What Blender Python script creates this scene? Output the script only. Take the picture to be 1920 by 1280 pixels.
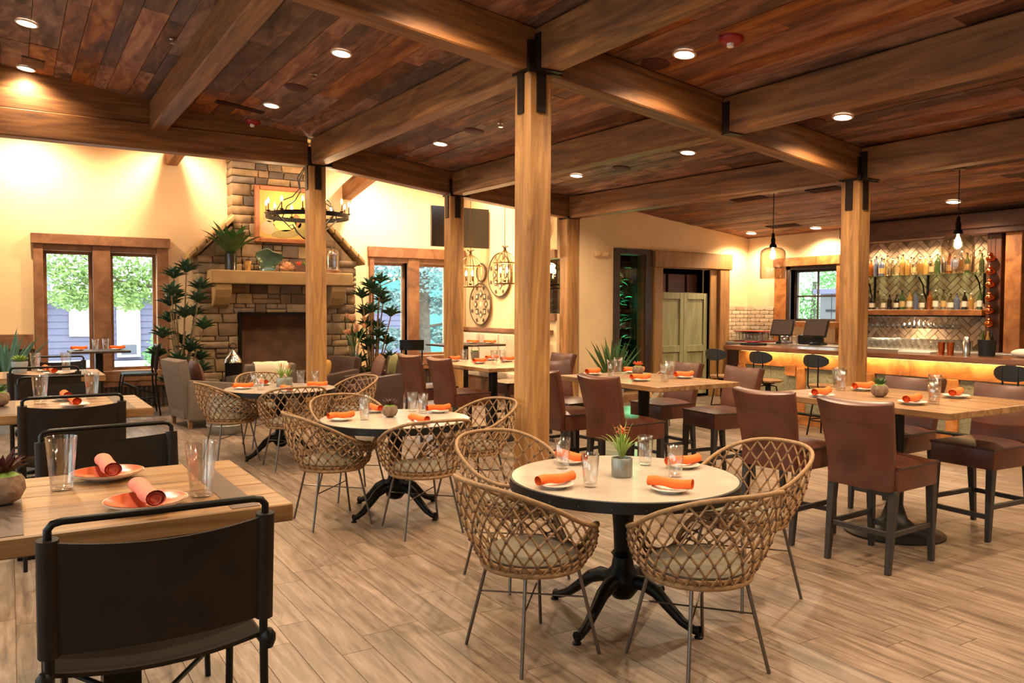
import bpy, bmesh, math, random
from mathutils import Vector as V, Matrix as Mx, Euler
R = random.Random(7)
S = bpy.context.scene
for o in list(bpy.data.objects): bpy.data.objects.remove(o)
COL = S.collection
PI = math.pi
def rad(a): return a*PI/180

# ---------------------------------------------------------------- camera, world, exposure
cd = bpy.data.cameras.new('camera'); cam = bpy.data.objects.new('camera', cd); COL.objects.link(cam)
cam.matrix_world = Mx(((0.847620, 0.017548, -0.530314, 0), (-0.530593, 0.034487, -0.846925, 0), (0.003427, 0.999251, 0.038543, 1.6), (0, 0, 0, 1)))
cd.lens = 28.22; cd.sensor_width = 36; cd.clip_start = .05; cd.clip_end = 200
S.camera = cam
S.view_settings.view_transform = 'Standard'; S.view_settings.look = 'None'
S.view_settings.exposure = 0.78; S.view_settings.gamma = 1.0; S.view_settings.use_curve_mapping = False
wd = bpy.data.worlds.new('overcast_sky'); S.world = wd; wd.use_nodes = True
bg = wd.node_tree.nodes['Background']; bg.inputs[0].default_value = (.80, .91, 1.0, 1); bg.inputs[1].default_value = 3.5
WARM = (1.0, .755, .485)
CAN_W = 150; WASH_W = 350

# ---------------------------------------------------------------- materials
def lin(h):
    h = h.lstrip('#'); r = []
    for i in (0, 2, 4):
        x = int(h[i:i+2], 16)/255
        r.append(x/12.92 if x <= .04045 else ((x+.055)/1.055)**2.4)
    return (*r, 1)
MATS = {}
def nm(name):
    m = bpy.data.materials.new(name); m.use_nodes = True; MATS[name] = m
    return m, m.node_tree.nodes, m.node_tree.links, m.node_tree.nodes['Principled BSDF']
def plain(name, col, rough=.5, metal=0, noise=0, nscale=8, bump=0, emit=0, spec=None, rnd=0, sheen=0):
    m, N, L, b = nm(name)
    c = lin(col) if isinstance(col, str) else col
    b.inputs['Base Color'].default_value = c; b.inputs['Roughness'].default_value = rough; b.inputs['Metallic'].default_value = metal
    if spec is not None: b.inputs['Specular IOR Level'].default_value = spec
    if sheen: b.inputs['Sheen Weight'].default_value = sheen
    if emit:
        b.inputs['Emission Color'].default_value = c; b.inputs['Emission Strength'].default_value = emit
    if noise or bump or rnd:
        tc = N.new('ShaderNodeTexCoord'); nz = N.new('ShaderNodeTexNoise'); nz.inputs['Scale'].default_value = nscale; nz.inputs['Detail'].default_value = 5
        L.new(tc.outputs['Object'], nz.inputs['Vector'])
        if noise or rnd:
            hs = N.new('ShaderNodeHueSaturation'); hs.inputs['Color'].default_value = c
            mr = N.new('ShaderNodeMapRange'); mr.inputs[3].default_value = 1-noise; mr.inputs[4].default_value = 1+noise
            mr.inputs[1].default_value = .25; mr.inputs[2].default_value = .75
            L.new(nz.outputs[0], mr.inputs[0])
            if rnd:
                oi = N.new('ShaderNodeObjectInfo'); m2 = N.new('ShaderNodeMapRange'); m2.inputs[3].default_value = 1-rnd; m2.inputs[4].default_value = 1+rnd
                mu = N.new('ShaderNodeMath'); mu.operation = 'MULTIPLY'
                L.new(oi.outputs['Random'], m2.inputs[0]); L.new(m2.outputs[0], mu.inputs[0]); L.new(mr.outputs[0], mu.inputs[1]); L.new(mu.outputs[0], hs.inputs['Value'])
            else: L.new(mr.outputs[0], hs.inputs['Value'])
            L.new(hs.outputs[0], b.inputs['Base Color'])
        if bump:
            bp = N.new('ShaderNodeBump'); bp.inputs['Strength'].default_value = bump; bp.inputs['Distance'].default_value = .01
            L.new(nz.outputs[0], bp.inputs['Height']); L.new(bp.outputs[0], b.inputs['Normal'])
    return m
def wood(name, cols, scale=(1, 12, 12), rough=.55, rnd=.25, bump=.25, dist=1.2, stain=0, sat=0):
    """grain runs along the axis with the small scale; cols = dark..light list"""
    m, N, L, b = nm(name)
    tc = N.new('ShaderNodeTexCoord'); oi = N.new('ShaderNodeObjectInfo'); va = N.new('ShaderNodeVectorMath'); va.operation = 'ADD'
    sc = N.new('ShaderNodeVectorMath'); sc.operation = 'SCALE'; sc.inputs['Scale'].default_value = 57.0
    cx = N.new('ShaderNodeCombineXYZ')
    for i in range(3): L.new(oi.outputs['Random'], cx.inputs[i])
    L.new(cx.outputs[0], sc.inputs[0]); mp = N.new('ShaderNodeMapping'); mp.inputs['Scale'].default_value = scale
    L.new(tc.outputs['Object'], mp.inputs['Vector']); L.new(mp.outputs[0], va.inputs[0]); L.new(sc.outputs[0], va.inputs[1])
    nz = N.new('ShaderNodeTexNoise'); nz.inputs['Scale'].default_value = 1.0; nz.inputs['Detail'].default_value = 8; nz.inputs['Roughness'].default_value = .62; nz.inputs['Distortion'].default_value = dist
    L.new(va.outputs[0], nz.inputs['Vector'])
    cr = N.new('ShaderNodeValToRGB'); el = cr.color_ramp.elements
    n = len(cols)
    for i, c in enumerate(cols):
        p = .28+.46*i/(n-1)
        e = el[i] if i < 2 else el.new(p)
        e.position = p; e.color = lin(c)
    L.new(nz.outputs[0], cr.inputs[0])
    hs = N.new('ShaderNodeHueSaturation'); mr = N.new('ShaderNodeMapRange'); mr.inputs[3].default_value = 1-rnd; mr.inputs[4].default_value = 1+rnd
    L.new(oi.outputs['Random'], mr.inputs[0]); L.new(mr.outputs[0], hs.inputs['Value']); L.new(cr.outputs[0], hs.inputs['Color'])
    if sat:   # some boards greyer than others
        mm = N.new('ShaderNodeMath'); mm.operation = 'MULTIPLY'; mm.inputs[1].default_value = 7.31; mf = N.new('ShaderNodeMath'); mf.operation = 'FRACT'; ms = N.new('ShaderNodeMapRange'); ms.inputs[3].default_value = 1-sat; ms.inputs[4].default_value = 1.1
        L.new(oi.outputs['Random'], mm.inputs[0]); L.new(mm.outputs[0], mf.inputs[0]); L.new(mf.outputs[0], ms.inputs[0]); L.new(ms.outputs[0], hs.inputs['Saturation'])
    out = hs.outputs[0]
    if stain:
        n2 = N.new('ShaderNodeTexNoise'); n2.inputs['Scale'].default_value = .45; n2.inputs['Detail'].default_value = 3; L.new(va.outputs[0], n2.inputs['Vector'])
        m3 = N.new('ShaderNodeMapRange'); m3.inputs[1].default_value = .52; m3.inputs[2].default_value = .72; m3.inputs[3].default_value = 0; m3.inputs[4].default_value = stain
        L.new(n2.outputs[0], m3.inputs[0]); mx = N.new('ShaderNodeMixRGB'); mx.inputs[2].default_value = lin('1c120c')
        L.new(m3.outputs[0], mx.inputs[0]); L.new(out, mx.inputs[1]); out = mx.outputs[0]
    L.new(out, b.inputs['Base Color']); b.inputs['Roughness'].default_value = rough
    bp = N.new('ShaderNodeBump'); bp.inputs['Strength'].default_value = bump; bp.inputs['Distance'].default_value = .004
    L.new(nz.outputs[0], bp.inputs['Height']); L.new(bp.outputs[0], b.inputs['Normal'])
    return m
def ramp_rand(name, cols, rough=.8, nscale=7, bump=.6, vary=.25):
    """each object takes its own colour from the list"""
    m, N, L, b = nm(name)
    oi = N.new('ShaderNodeObjectInfo'); cr = N.new('ShaderNodeValToRGB'); cr.color_ramp.interpolation = 'LINEAR'; el = cr.color_ramp.elements
    for i, c in enumerate(cols):
        e = el[i] if i < 2 else el.new(i/(len(cols)-1))
        e.position = i/(len(cols)-1); e.color = lin(c)
    L.new(oi.outputs['Random'], cr.inputs[0])
    tc = N.new('ShaderNodeTexCoord'); nz = N.new('ShaderNodeTexNoise'); nz.inputs['Scale'].default_value = nscale; nz.inputs['Detail'].default_value = 6
    ge = N.new('ShaderNodeNewGeometry'); L.new(ge.outputs['Position'], nz.inputs['Vector'])
    hs = N.new('ShaderNodeHueSaturation'); mr = N.new('ShaderNodeMapRange'); mr.inputs[1].default_value = .25; mr.inputs[2].default_value = .75; mr.inputs[3].default_value = 1-vary; mr.inputs[4].default_value = 1+vary
    L.new(nz.outputs[0], mr.inputs[0]); L.new(mr.outputs[0], hs.inputs['Value']); L.new(cr.outputs[0], hs.inputs['Color']); L.new(hs.outputs[0], b.inputs['Base Color'])
    b.inputs['Roughness'].default_value = rough
    bp = N.new('ShaderNodeBump'); bp.inputs['Strength'].default_value = bump; bp.inputs['Distance'].default_value = .01
    L.new(nz.outputs[0], bp.inputs['Height']); L.new(bp.outputs[0], b.inputs['Normal'])
    return m
def glass(name, tint='ffffff', refl=.9, ior=1.45, rough=.02, base=0.0):
    m, N, L, b = nm(name); N.remove(b)
    out = [n for n in N if n.type == 'OUTPUT_MATERIAL'][0]
    tr = N.new('ShaderNodeBsdfTransparent'); tr.inputs[0].default_value = lin(tint)
    gl = N.new('ShaderNodeBsdfGlossy'); gl.inputs['Roughness'].default_value = rough
    lw = N.new('ShaderNodeLayerWeight'); lw.inputs[0].default_value = .5; fr = N.new('ShaderNodeMath'); fr.operation = 'POWER'; fr.inputs[1].default_value = 3.2; L.new(lw.outputs['Facing'], fr.inputs[0])
    mu = N.new('ShaderNodeMath'); mu.operation = 'MULTIPLY_ADD'; mu.inputs[1].default_value = refl; mu.inputs[2].default_value = base+.02
    L.new(fr.outputs[0], mu.inputs[0]); mx = N.new('ShaderNodeMixShader'); L.new(mu.outputs[0], mx.inputs[0]); L.new(tr.outputs[0], mx.inputs[1]); L.new(gl.outputs[0], mx.inputs[2])
    L.new(mx.outputs[0], out.inputs[0])
    return m
def emit(name, col, s):
    m, N, L, b = nm(name); N.remove(b)
    out = [n for n in N if n.type == 'OUTPUT_MATERIAL'][0]
    e = N.new('ShaderNodeEmission'); e.inputs[0].default_value = lin(col) if isinstance(col, str) else (*col, 1); e.inputs[1].default_value = s
    L.new(e.outputs[0], out.inputs[0]); return m

wood('ceil_wood', ['3a1c0d', '63341a', '7d4926', '935d33', '98734f'], (1.8, 4.0, 2), .72, .45, .4, 1.0, .85, .28)
wood('beam_wood', ['4c2c14', '6e431f', '88572b', '996c3c'], (.8, 9, 9), .62, .10, .3, 1.6)
wood('post_wood', ['6d4826', '8e6236', 'a77842', 'b78d58'], (9, 9, .8), .62, .06, .3, 1.6)
wood('floor_wood', ['55443a', '6b5848', '7f6a59', '907a69', 'a08c7b'], (3.4, 2.6, 2), .40, .15, .12, .7)
wood('trim_wood', ['5a3822', '7a4f31', '8d6140', '9a6f4d'], (2, 2, 2), .6, .12, .3, 1.5)
wood('bar_wood', ['6b3f1c', '94592a', 'b07038', 'bf8145'], (3, 3, 3), .5, .12, .25, 1.5)
wood('table_wood', ['5e4028', '7f5a36', '977048', 'aa875c'], (1.2, 14, 14), .38, .12, .15, 1.2)
wood('counter_wood', ['4a2c1c', '6a4029', '7d5036', '8b5f44'], (10, 1.2, 10), .22, .05, .1, 1.2)
wood('dark_wood', ['2a1c14', '3b2a20', '4a392e'], (10, 10, 1.2), .5, .15, .2, 1.2)
wood('oak_side', ['7b5a30', '946b38', 'a87c44'], (8, 8, 1), .55, .1, .2, 1.2)
wood('soffit_wood', ['3a1f10', '5a3018', '6e3e20'], (3, 1.2, 3), .5, .1, .25, 1.5)
wood('green_wood', ['75704c', '868159', '969066', 'a49e78'], (9, 9, 1), .6, .04, .2, 1.2)
plain('plaster', 'e3c497', .85, noise=.06, nscale=2.2, bump=.15)
plain('plaster_trim', 'dcb98c', .85, noise=.05, nscale=2)
ramp_rand('stone', ['54402f', '735a40', '8a6d4c', '665b51', '957852', '4c413a', '7c6344'], .85, 9, .8, .3)
plain('mortar', '93795a', .95, noise=.15, nscale=20, bump=.5)
plain('sandstone', '9c7c50', .85, noise=.18, nscale=5, bump=.5)
ramp_rand('pale_brick', ['c9b596', 'b9a484', 'd6c4a6', 'a8906d'], .8, 14, .5, .2)
ramp_rand('herring_brick', ['b3947a', 'c3a588', '9d8068', 'ceb498'], .8, 14, .5, .2)
plain('grout', '7d6850', .95)
plain('iron', '14120f', .45, .7, noise=.2, nscale=12)
plain('dark_steel', '22201e', .42, .6, noise=.25, nscale=9)
plain('bracket_steel', '24160e', .6, .5, noise=.3, nscale=14)
plain('leg_steel', '6d6762', .32, .9)
plain('chrome', 'c8c4bc', .18, 1)
plain('galvanised', '8f9089', .45, .7, noise=.2, nscale=18)
plain('corrugated', '6a5a4e', .5, .6, noise=.35, nscale=6)
plain('copper', 'd0703a', .22, 1)
plain('rattan', '8d6a45', .6, noise=.28, nscale=40, rnd=.06)
plain('rattan_knot', '53392a', .65, noise=.25, nscale=60)
plain('cushion_grey', '6f6556', .9, noise=.14, nscale=18, bump=.4)
plain('leather_brown', '50291a', .38, noise=.55, nscale=4, bump=.15, rnd=.08)
plain('leather_dark', '21170f', .55, noise=.3, nscale=10, bump=.12, spec=.2)
plain('leather_club', '43302a', .4, noise=.25, nscale=9, bump=.15)
plain('sofa_grey', '645549', .9, noise=.14, nscale=30, bump=.3)
plain('piping', '3f2a20', .6)
plain('throw_cream', 'd8c7ac', .95, noise=.12, nscale=60, bump=.4)
plain('throw_green', '67623a', .95, noise=.2, nscale=50, bump=.4)
plain('pillow_gold', '9c7030', .9, noise=.15, nscale=30)
plain('pillow_brown', '5a382a', .55, noise=.2, nscale=12)
plain('marble', 'b3a495', .25, noise=.13, nscale=6)
plain('plate_white', 'e4dbcd', .22)
plain('plate_coral', 'c25a33', .22, noise=.2, nscale=9)
plain('plate_edge', 'e2c7b0', .25)
plain('napkin', 'ea6a26', .85, noise=.10, nscale=45, bump=.25)
plain('napkin_pink', 'e8836a', .85, noise=.08, nscale=45, bump=.25)
glass('tumbler', 'fdfdfc', 1.0, 1.5, .07, .12)
glass('pane', 'f4faf6', .8, 1.45, .0)
glass('jug_glass', 'ece7e0', .9, 1.45, .1, .06)
glass('shelf_glass', 'c4dccb', .9, 1.5, .02, .1)
plain('leaf_green', '3d5a2a', .5, noise=.3, nscale=9, rnd=.15)
plain('leaf_dark', '2f4a30', .5, noise=.35, nscale=10, rnd=.2)
plain('leaf_blue', '4f7566', .5, noise=.25, nscale=7)
plain('leaf_light', '7d9a3e', .5, noise=.25, nscale=12)
plain('leaf_maroon', '4d1a1c', .4, noise=.3, nscale=20)
plain('petal_orange', 'd8663a', .7, noise=.2, nscale=20)
plain('petal_peach', 'cf9a73', .8, noise=.25, nscale=20)
plain('stem', '7c6242', .8, noise=.25, nscale=20)
plain('coconut', '7d6450', .9, noise=.45, nscale=45, bump=.6)
plain('concrete', '8b8985', .8, noise=.2, nscale=18, bump=.3)
plain('ceramic_amber', 'b98743', .35, noise=.5, nscale=18)
plain('dark_glass', '2a2824', .08, noise=.2, nscale=8)
plain('sea_glass', '49604f', .12, noise=.3, nscale=6)
plain('black', '0d0c0b', .5)
plain('inlay_steel', '5e4c42', .45, .5, noise=.2, nscale=12)
plain('leg_wood', '2b2523', .5, noise=.3, nscale=12)
plain('black_metal', '16130f', .4, .6)
plain('tv_black', '120d0b', .22)
plain('screen', '5a4c48', .2)
plain('white', 'e8e4dc', .5)
plain('back_top', '9c938a', .3)
plain('white_cloth', 'e4ddd0', .9, noise=.08, nscale=30)
plain('soot', '6a4a32', .9, noise=.4, nscale=5)
plain('speaker_brown', '4a1a0e', .8)
plain('red_alarm', '8d1414', .4)
plain('vent_dark', '1d120c', .7)
plain('gold_frame', '7d4520', .45, noise=.25, nscale=20)
plain('lantern_brass', '5d4526', .4, .8)
emit('can_emit', (1.0, .80, .55), 14)
emit('bulb', (1.0, .72, .36), 34)
emit('bar_strip', (1.0, .62, .22), 6)
plain('bench_cream', 'cdb79a', .85, noise=.08, nscale=9)
plain('bar_panel', '7f7860', .7, .15, noise=.25, nscale=26, bump=.9)
plain('bottle_amber', '7a3d12', .12); plain('bottle_dark', '241a12', .12); plain('bottle_blue', '565a70', .12)
glass('bottle_clear', 'e6e4d6', 1.0, 1.5, .02, .06)
plain('bottle_gold', '9a7038', .12); plain('bottle_green', '3c4a26', .12); plain('label_white', 'e2d7c4', .7); plain('label_tan', 'c4a067', .7)
plain('basket_tan', 'b29b74', .85, noise=.15, nscale=24); plain('basket_dark', '564432', .85); plain('basket_pale', 'd9c6a0', .85)
plain('siding', '77708a', .8, noise=.05, nscale=3); plain('roof_grey', '6d6a78', .8); plain('pavement', 'dcdee2', .9, noise=.05, nscale=1); plain('turquoise', '5fb3a5', .8)
plain('bark', '6e6258', .95, noise=.3, nscale=10, bump=.5)
plain('maple_leaf', '93ab66', .6, rnd=.0, noise=.35, nscale=1.2); plain('spruce', '8aa4a4', .7, noise=.35, nscale=2); plain('shrub_leaf', '7fae66', .6, noise=.35, nscale=3)
plain('court_leaf', '4a6a50', .35, noise=.4, nscale=6); plain('court_dark', '080706', .9, spec=0)
plain('shed_grey', '6f6a6c', .8, noise=.1, nscale=4)
plain('plank_joint', '2a1a10', .95)
plain('floor_joint', '6b5849', .9)
# ---------------------------------------------------------------- mesh helpers
class G:
    def __init__(s): s.v = []; s.f = []
    def add(s, vs, fs):
        n = len(s.v); s.v += [V(p) for p in vs]; s.f += [[i+n for i in f] for f in fs]; return s
    def box(s, x0, x1, y0, y1, z0, z1):
        return s.add([(x0,y0,z0),(x1,y0,z0),(x1,y1,z0),(x0,y1,z0),(x0,y0,z1),(x1,y0,z1),(x1,y1,z1),(x0,y1,z1)],
                     [(0,3,2,1),(4,5,6,7),(0,1,5,4),(1,2,6,5),(2,3,7,6),(3,0,4,7)])
    def hexa(s, b, t):   # bottom quad, top quad
        return s.add(list(b)+list(t), [(0,3,2,1),(4,5,6,7),(0,1,5,4),(1,2,6,5),(2,3,7,6),(3,0,4,7)])
    def bar(s, p0, p1, w, h, up=(0,0,1)):
        p0, p1 = V(p0), V(p1); d = (p1-p0).normalized(); u = V(up)
        if abs(d.dot(u)) > .98: u = V((1,0,0))
        a = d.cross(u).normalized()*w/2; b = a.cross(d).normalized()*h/2
        return s.hexa([p0-a-b,p0+a-b,p0+a+b,p0-a+b],[p1-a-b,p1+a-b,p1+a+b,p1-a+b])
    def tube(s, pts, r, n=6, closed=False, cap=True):
        pts = [V(p) for p in pts]; m = len(pts); rs = r if isinstance(r, (list, tuple)) else [r]*m
        T = []
        for i in range(m):
            a = pts[(i-1) % m] if (closed or i > 0) else pts[i]; b = pts[(i+1) % m] if (closed or i < m-1) else pts[i]
            t = b-a; T.append(t.normalized() if t.length > 1e-9 else V((0,0,1)))
        u = V((0,0,1)) if abs(T[0].z) < .9 else V((1,0,0)); N = T[0].cross(u).normalized(); vs = []
        for i in range(m):
            N = (N-T[i]*N.dot(T[i]));
            N = N.normalized() if N.length > 1e-6 else T[i].orthogonal().normalized()
            B = T[i].cross(N)
            for k in range(n):
                a = 2*PI*k/n; vs.append(pts[i]+(N*math.cos(a)+B*math.sin(a))*rs[i])
        fs = []
        for i in range(m if closed else m-1):
            j = (i+1) % m
            for k in range(n): fs.append((i*n+k, i*n+(k+1) % n, j*n+(k+1) % n, j*n+k))
        if cap and not closed: fs += [tuple(range(n))[::-1], tuple((m-1)*n+k for k in range(n))]
        return s.add(vs, fs)
    def cyl(s, p0, p1, r0, r1=None, n=12): return s.tube([p0, p1], [r0, r0 if r1 is None else r1], n)
    def lathe(s, prof, n=20, c=(0,0,0), sx=1, sy=1, cap=True):
        vs = []; m = len(prof)
        for r, z in prof:
            for k in range(n):
                a = 2*PI*k/n; vs.append((c[0]+max(r,1e-4)*math.cos(a)*sx, c[1]+max(r,1e-4)*math.sin(a)*sy, c[2]+z))
        fs = [(i*n+k, i*n+(k+1) % n, (i+1)*n+(k+1) % n, (i+1)*n+k) for i in range(m-1) for k in range(n)]
        if cap and prof[0][0] > .001 : fs.append(tuple(range(n))[::-1])
        if cap and prof[-1][0] > .001: fs.append(tuple((m-1)*n+k for k in range(n)))
        return s.add(vs, fs)
    def ell(s, c, rx, ry, rz, n=12, m=8):
        vs = []; c = V(c)
        for i in range(m+1):
            ph = -PI/2+PI*i/m
            for k in range(n):
                a = 2*PI*k/n; vs.append(c+V((rx*max(math.cos(ph),1e-3)*math.cos(a), ry*max(math.cos(ph),1e-3)*math.sin(a), rz*math.sin(ph))))
        return s.add(vs, [(i*n+k, i*n+(k+1) % n, (i+1)*n+(k+1) % n, (i+1)*n+k) for i in range(m) for k in range(n)])
    def octa(s, c, r):
        c = V(c)
        return s.add([c+V(d)*r for d in ((1,0,0),(-1,0,0),(0,1,0),(0,-1,0),(0,0,1),(0,0,-1))], [(0,2,4),(2,1,4),(1,3,4),(3,0,4),(2,0,5),(1,2,5),(3,1,5),(0,3,5)])
    def prism(s, poly, a0, a1, axis='z'):
        n = len(poly)
        def P(p, a): return {'z': (p[0],p[1],a), 'y': (p[0],a,p[1]), 'x': (a,p[0],p[1])}[axis]
        return s.add([P(p,a0) for p in poly]+[P(p,a1) for p in poly], [tuple(range(n))[::-1], tuple(range(n,2*n))]+[(i,(i+1) % n,n+(i+1) % n,n+i) for i in range(n)])
    def sheet(s, grid, th):
        """grid[i][j] of points -> closed slab of thickness th along its normals"""
        m, n = len(grid), len(grid[0]); g = [[V(p) for p in r] for r in grid]; nn = []
        for i in range(m):
            for j in range(n):
                a = g[min(i+1,m-1)][j]-g[max(i-1,0)][j]; b = g[i][min(j+1,n-1)]-g[i][max(j-1,0)]; nn.append(a.cross(b).normalized())
        A = [g[i][j]+nn[i*n+j]*th/2 for i in range(m) for j in range(n)]; B = [g[i][j]-nn[i*n+j]*th/2 for i in range(m) for j in range(n)]; k = m*n
        fs = []
        for i in range(m-1):
            for j in range(n-1):
                q = (i*n+j, (i+1)*n+j, (i+1)*n+j+1, i*n+j+1); fs.append(q); fs.append(tuple(x+k for x in q[::-1]))
        bd = [(0,j) for j in range(n)]+[(i,n-1) for i in range(1,m)]+[(m-1,j) for j in range(n-2,-1,-1)]+[(i,0) for i in range(m-2,0,-1)]
        for q in range(len(bd)):
            a = bd[q][0]*n+bd[q][1]; b = bd[(q+1) % len(bd)][0]*n+bd[(q+1) % len(bd)][1]; fs.append((a, b, b+k, a+k))
        return s.add(A+B, fs)
    def leaf(s, base, d, ln, w, droop=.3, n=4, fold=.15):
        """pointed blade from base along direction d"""
        base = V(base); d = V(d).normalized(); side = d.cross(V((0,0,1)))
        side = side.normalized() if side.length > 1e-3 else V((1,0,0)); up = side.cross(d); vs = []; p = base.copy()
        for i in range(n+1):
            t = i/n; dd = (d-V((0,0,1))*droop*t*t*1.4).normalized()
            if i: p = p+dd*ln/n
            ww = w*(.55+.9*t-1.45*t**2.2)/2 if i < n else .001
            u = side.cross(dd)
            vs += [p-side*ww+u*ww*fold*2, p, p+side*ww+u*ww*fold*2]
        return s.add(vs, [q for i in range(n) for q in ((3*i,3*i+1,3*i+4,3*i+3),(3*i+1,3*i+2,3*i+5,3*i+4))])
    def xf(s, M): s.v = [M @ p for p in s.v]; return s
    def mesh(s, name, mats, smooth=None, bev=0, seg=2):
        me = bpy.data.meshes.new(name); me.from_pydata([tuple(p) for p in s.v], [], s.f); me.update()
        bm = bmesh.new(); bm.from_mesh(me)
        bmesh.ops.recalc_face_normals(bm, faces=bm.faces)
        if bev:
            es = [e for e in bm.edges if len(e.link_faces) == 2 and e.calc_face_angle(0) > .5]
            bmesh.ops.bevel(bm, geom=es, offset=bev, segments=seg, profile=.6, affect='EDGES', clamp_overlap=True)
        bm.to_mesh(me); bm.free()
        for m in (mats if isinstance(mats, (list, tuple)) else [mats]): me.materials.append(MATS[m])
        if smooth is not None:
            me.polygons.foreach_set('use_smooth', [True]*len(me.polygons))
            me.set_sharp_from_angle(angle=rad(smooth))
        return me
def link(name, me, parent=None, loc=None, rot=None, scale=None):
    o = bpy.data.objects.new(name, me); COL.objects.link(o)
    if parent is not None: o.parent = parent
    if loc is not None: o.location = loc
    if rot is not None: o.rotation_euler = rot
    if scale is not None: o.scale = scale
    return o
def obj(name, g, mat, parent=None, smooth=None, bev=0, seg=2, loc=None, rot=None, scale=None):
    return link(name, g.mesh(name, mat, smooth, bev, seg), parent, loc, rot, scale)
def tag(o, label, cat, group=None):
    o['label'] = label; o['category'] = cat
    if group: o['group'] = group
    return o
def thing(name, label, cat, loc=(0,0,0), rz=0, group=None):
    o = bpy.data.objects.new(name, None); COL.objects.link(o); o.empty_display_size = .1
    o.location = loc; o.rotation_euler = (0,0,rz); return tag(o, label, cat, group)
def struct(o, label=None):
    o['kind'] = 'structure'
    if label: o['label'] = label
    return o
def dup(root, loc=None, rz=None, label=None, group=None, parent=None):
    r = root.copy(); COL.objects.link(r)
    if parent is not None: r.parent = parent
    if loc is not None: r.location = loc
    if rz is not None: r.rotation_euler = (root.rotation_euler[0], root.rotation_euler[1], rz)
    if label: r['label'] = label
    if group: r['group'] = group
    for ch in list(root.children): dup(ch, parent=r)
    return r
def unit(name, mat, bev=.06, jit=0, seed=1, seg=1):
    g = G().box(-.5,.5,-.5,.5,-.5,.5); rr = random.Random(seed)
    if jit: g.v = [p+V((rr.uniform(-jit,jit), rr.uniform(-jit,jit)*.5, rr.uniform(-jit,jit))) for p in g.v]
    return g.mesh(name, mat, 40, bev, seg)
def spot(name, loc, power, size=110, blend=.7, color=WARM, target=None, parent=None, rad_=.05):
    l = bpy.data.lights.new(name, 'SPOT'); l.energy = power; l.color = color; l.spot_size = rad(size); l.spot_blend = blend; l.shadow_soft_size = rad_
    o = bpy.data.objects.new(name, l); COL.objects.link(o); o.location = loc
    if parent is not None: o.parent = parent
    if target is not None: o.rotation_euler = (V(target)-V(loc)).to_track_quat('-Z','Y').to_euler()
    return o
def point(name, loc, power, color=WARM, r=.04, parent=None):
    l = bpy.data.lights.new(name, 'POINT'); l.energy = power; l.color = color; l.shadow_soft_size = r
    o = bpy.data.objects.new(name, l); COL.objects.link(o); o.location = loc
    if parent is not None: o.parent = parent
    return o
SL = .114
def cz(x): return 4.39-SL*x      # underside of the sloping plank ceiling
def bz(x): return cz(x)-.355       # underside of the beams
SLA = math.atan(SL)
# ---------------------------------------------------------------- room shell
X0, X1, Y0, Y1 = -2.4, 12.15, -4.0, 14.2
def view_depth(x, y):
    d = x*.530+y*.847; l = x*.848-y*.531
    return d if d > .8 and abs(l) < .70*d+.3 else None
# floor: slab + planks along y
fl = struct(obj('floor', G().box(X0-.2, X1+.2, Y0-.2, Y1+.2, -.12, -.004), 'floor_joint'), 'wood-look plank floor in warm beige brown')
pk = []
nx = int((X1-X0)/.16)
for i in range(nx):
    x = X0+.16*(i+.5); y = Y0-R.uniform(0, 1.1)
    while y < Y1:
        ln = 1.12; a, b = max(y, Y0), min(y+ln, Y1); y += ln
        if b-a < .08: continue
        pk.append((x, (a+b)/2, .157, b-a-.003))
vis = sorted([(view_depth(p[0], p[1]), p) for p in pk if view_depth(p[0], p[1])], key=lambda t: t[0])[:296]
vs_ = {p for d, p in vis}
ume = G().box(-.5,.5,-.5,.5,-.5,.5).mesh('plank', 'floor_wood')
for d, p in vis: link('plank', ume, fl, (p[0], p[1], -.008), None, (p[2], p[3], .016))
FW = []
for k, cols in enumerate((['52433a','665549','796657','88756a'], ['5d4c41','736053','86725f','948072'], ['665548','7c6858','8d796a','9c897a'])):
    wood('floor_far%d' % k, cols, (11, 2.4, 8), .40, 0, .1, 1.2); FW.append('floor_far%d' % k)
g = G(); mi = []
for p in pk:
    if p in vs_: continue
    g.box(p[0]-p[2]/2, p[0]+p[2]/2, p[1]-p[3]/2, p[1]+p[3]/2, -.016, 0); mi += [R.randrange(3)]*6
me = bpy.data.meshes.new('planks'); me.from_pydata([tuple(v) for v in g.v], [], g.f)
for m in FW: me.materials.append(MATS[m])
me.polygons.foreach_set('material_index', mi); me.update()
o = link('planks', me, fl); o['kind'] = 'stuff'

# ceiling: board deck sloping down along +x, planks along y
ce = struct(obj('ceiling', G().hexa([(X0,Y0,cz(X0)+.025),(X1,Y0,cz(X1)+.025),(X1,11.22,cz(X1)+.025),(X0,11.22,cz(X0)+.025)], [(X0,Y0,cz(X0)+.2),(X1,Y0,cz(X1)+.2),(X1,11.22,cz(X1)+.2),(X0,11.22,cz(X0)+.2)]), 'plank_joint'), 'sloping ceiling of reclaimed brown boards')
cp = []; x = X0
while x < X1-.02:
    w = R.choice((.15,.18,.2,.2,.23,.26)); w = min(w, X1-x); y = Y0-R.uniform(0, 2)
    while y < 11.02:
        ln = R.uniform(1.2, 3.4); a, b = max(y, Y0), min(y+ln, 11.02); y += ln
        if b-a > .05: cp.append((x+w/2, (a+b)/2, w-.004, b-a-.004, R.uniform(0, .008)))
    x += w
def cvis(p):
    d = p[0]*.530+p[1]*.847; l = p[0]*.848-p[1]*.531
    if d < 2.5 or abs(l) > .68*d: return None
    return d if (cz(p[0])-1.6)/d < .46 else None
vis = sorted([(cvis(p), p) for p in cp if cvis(p)], key=lambda t: t[0])[:296]; vs_ = {p for d, p in vis}
ume = G().box(-.5,.5,-.5,.5,-.5,.5).mesh('ceiling_board', 'ceil_wood')
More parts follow.
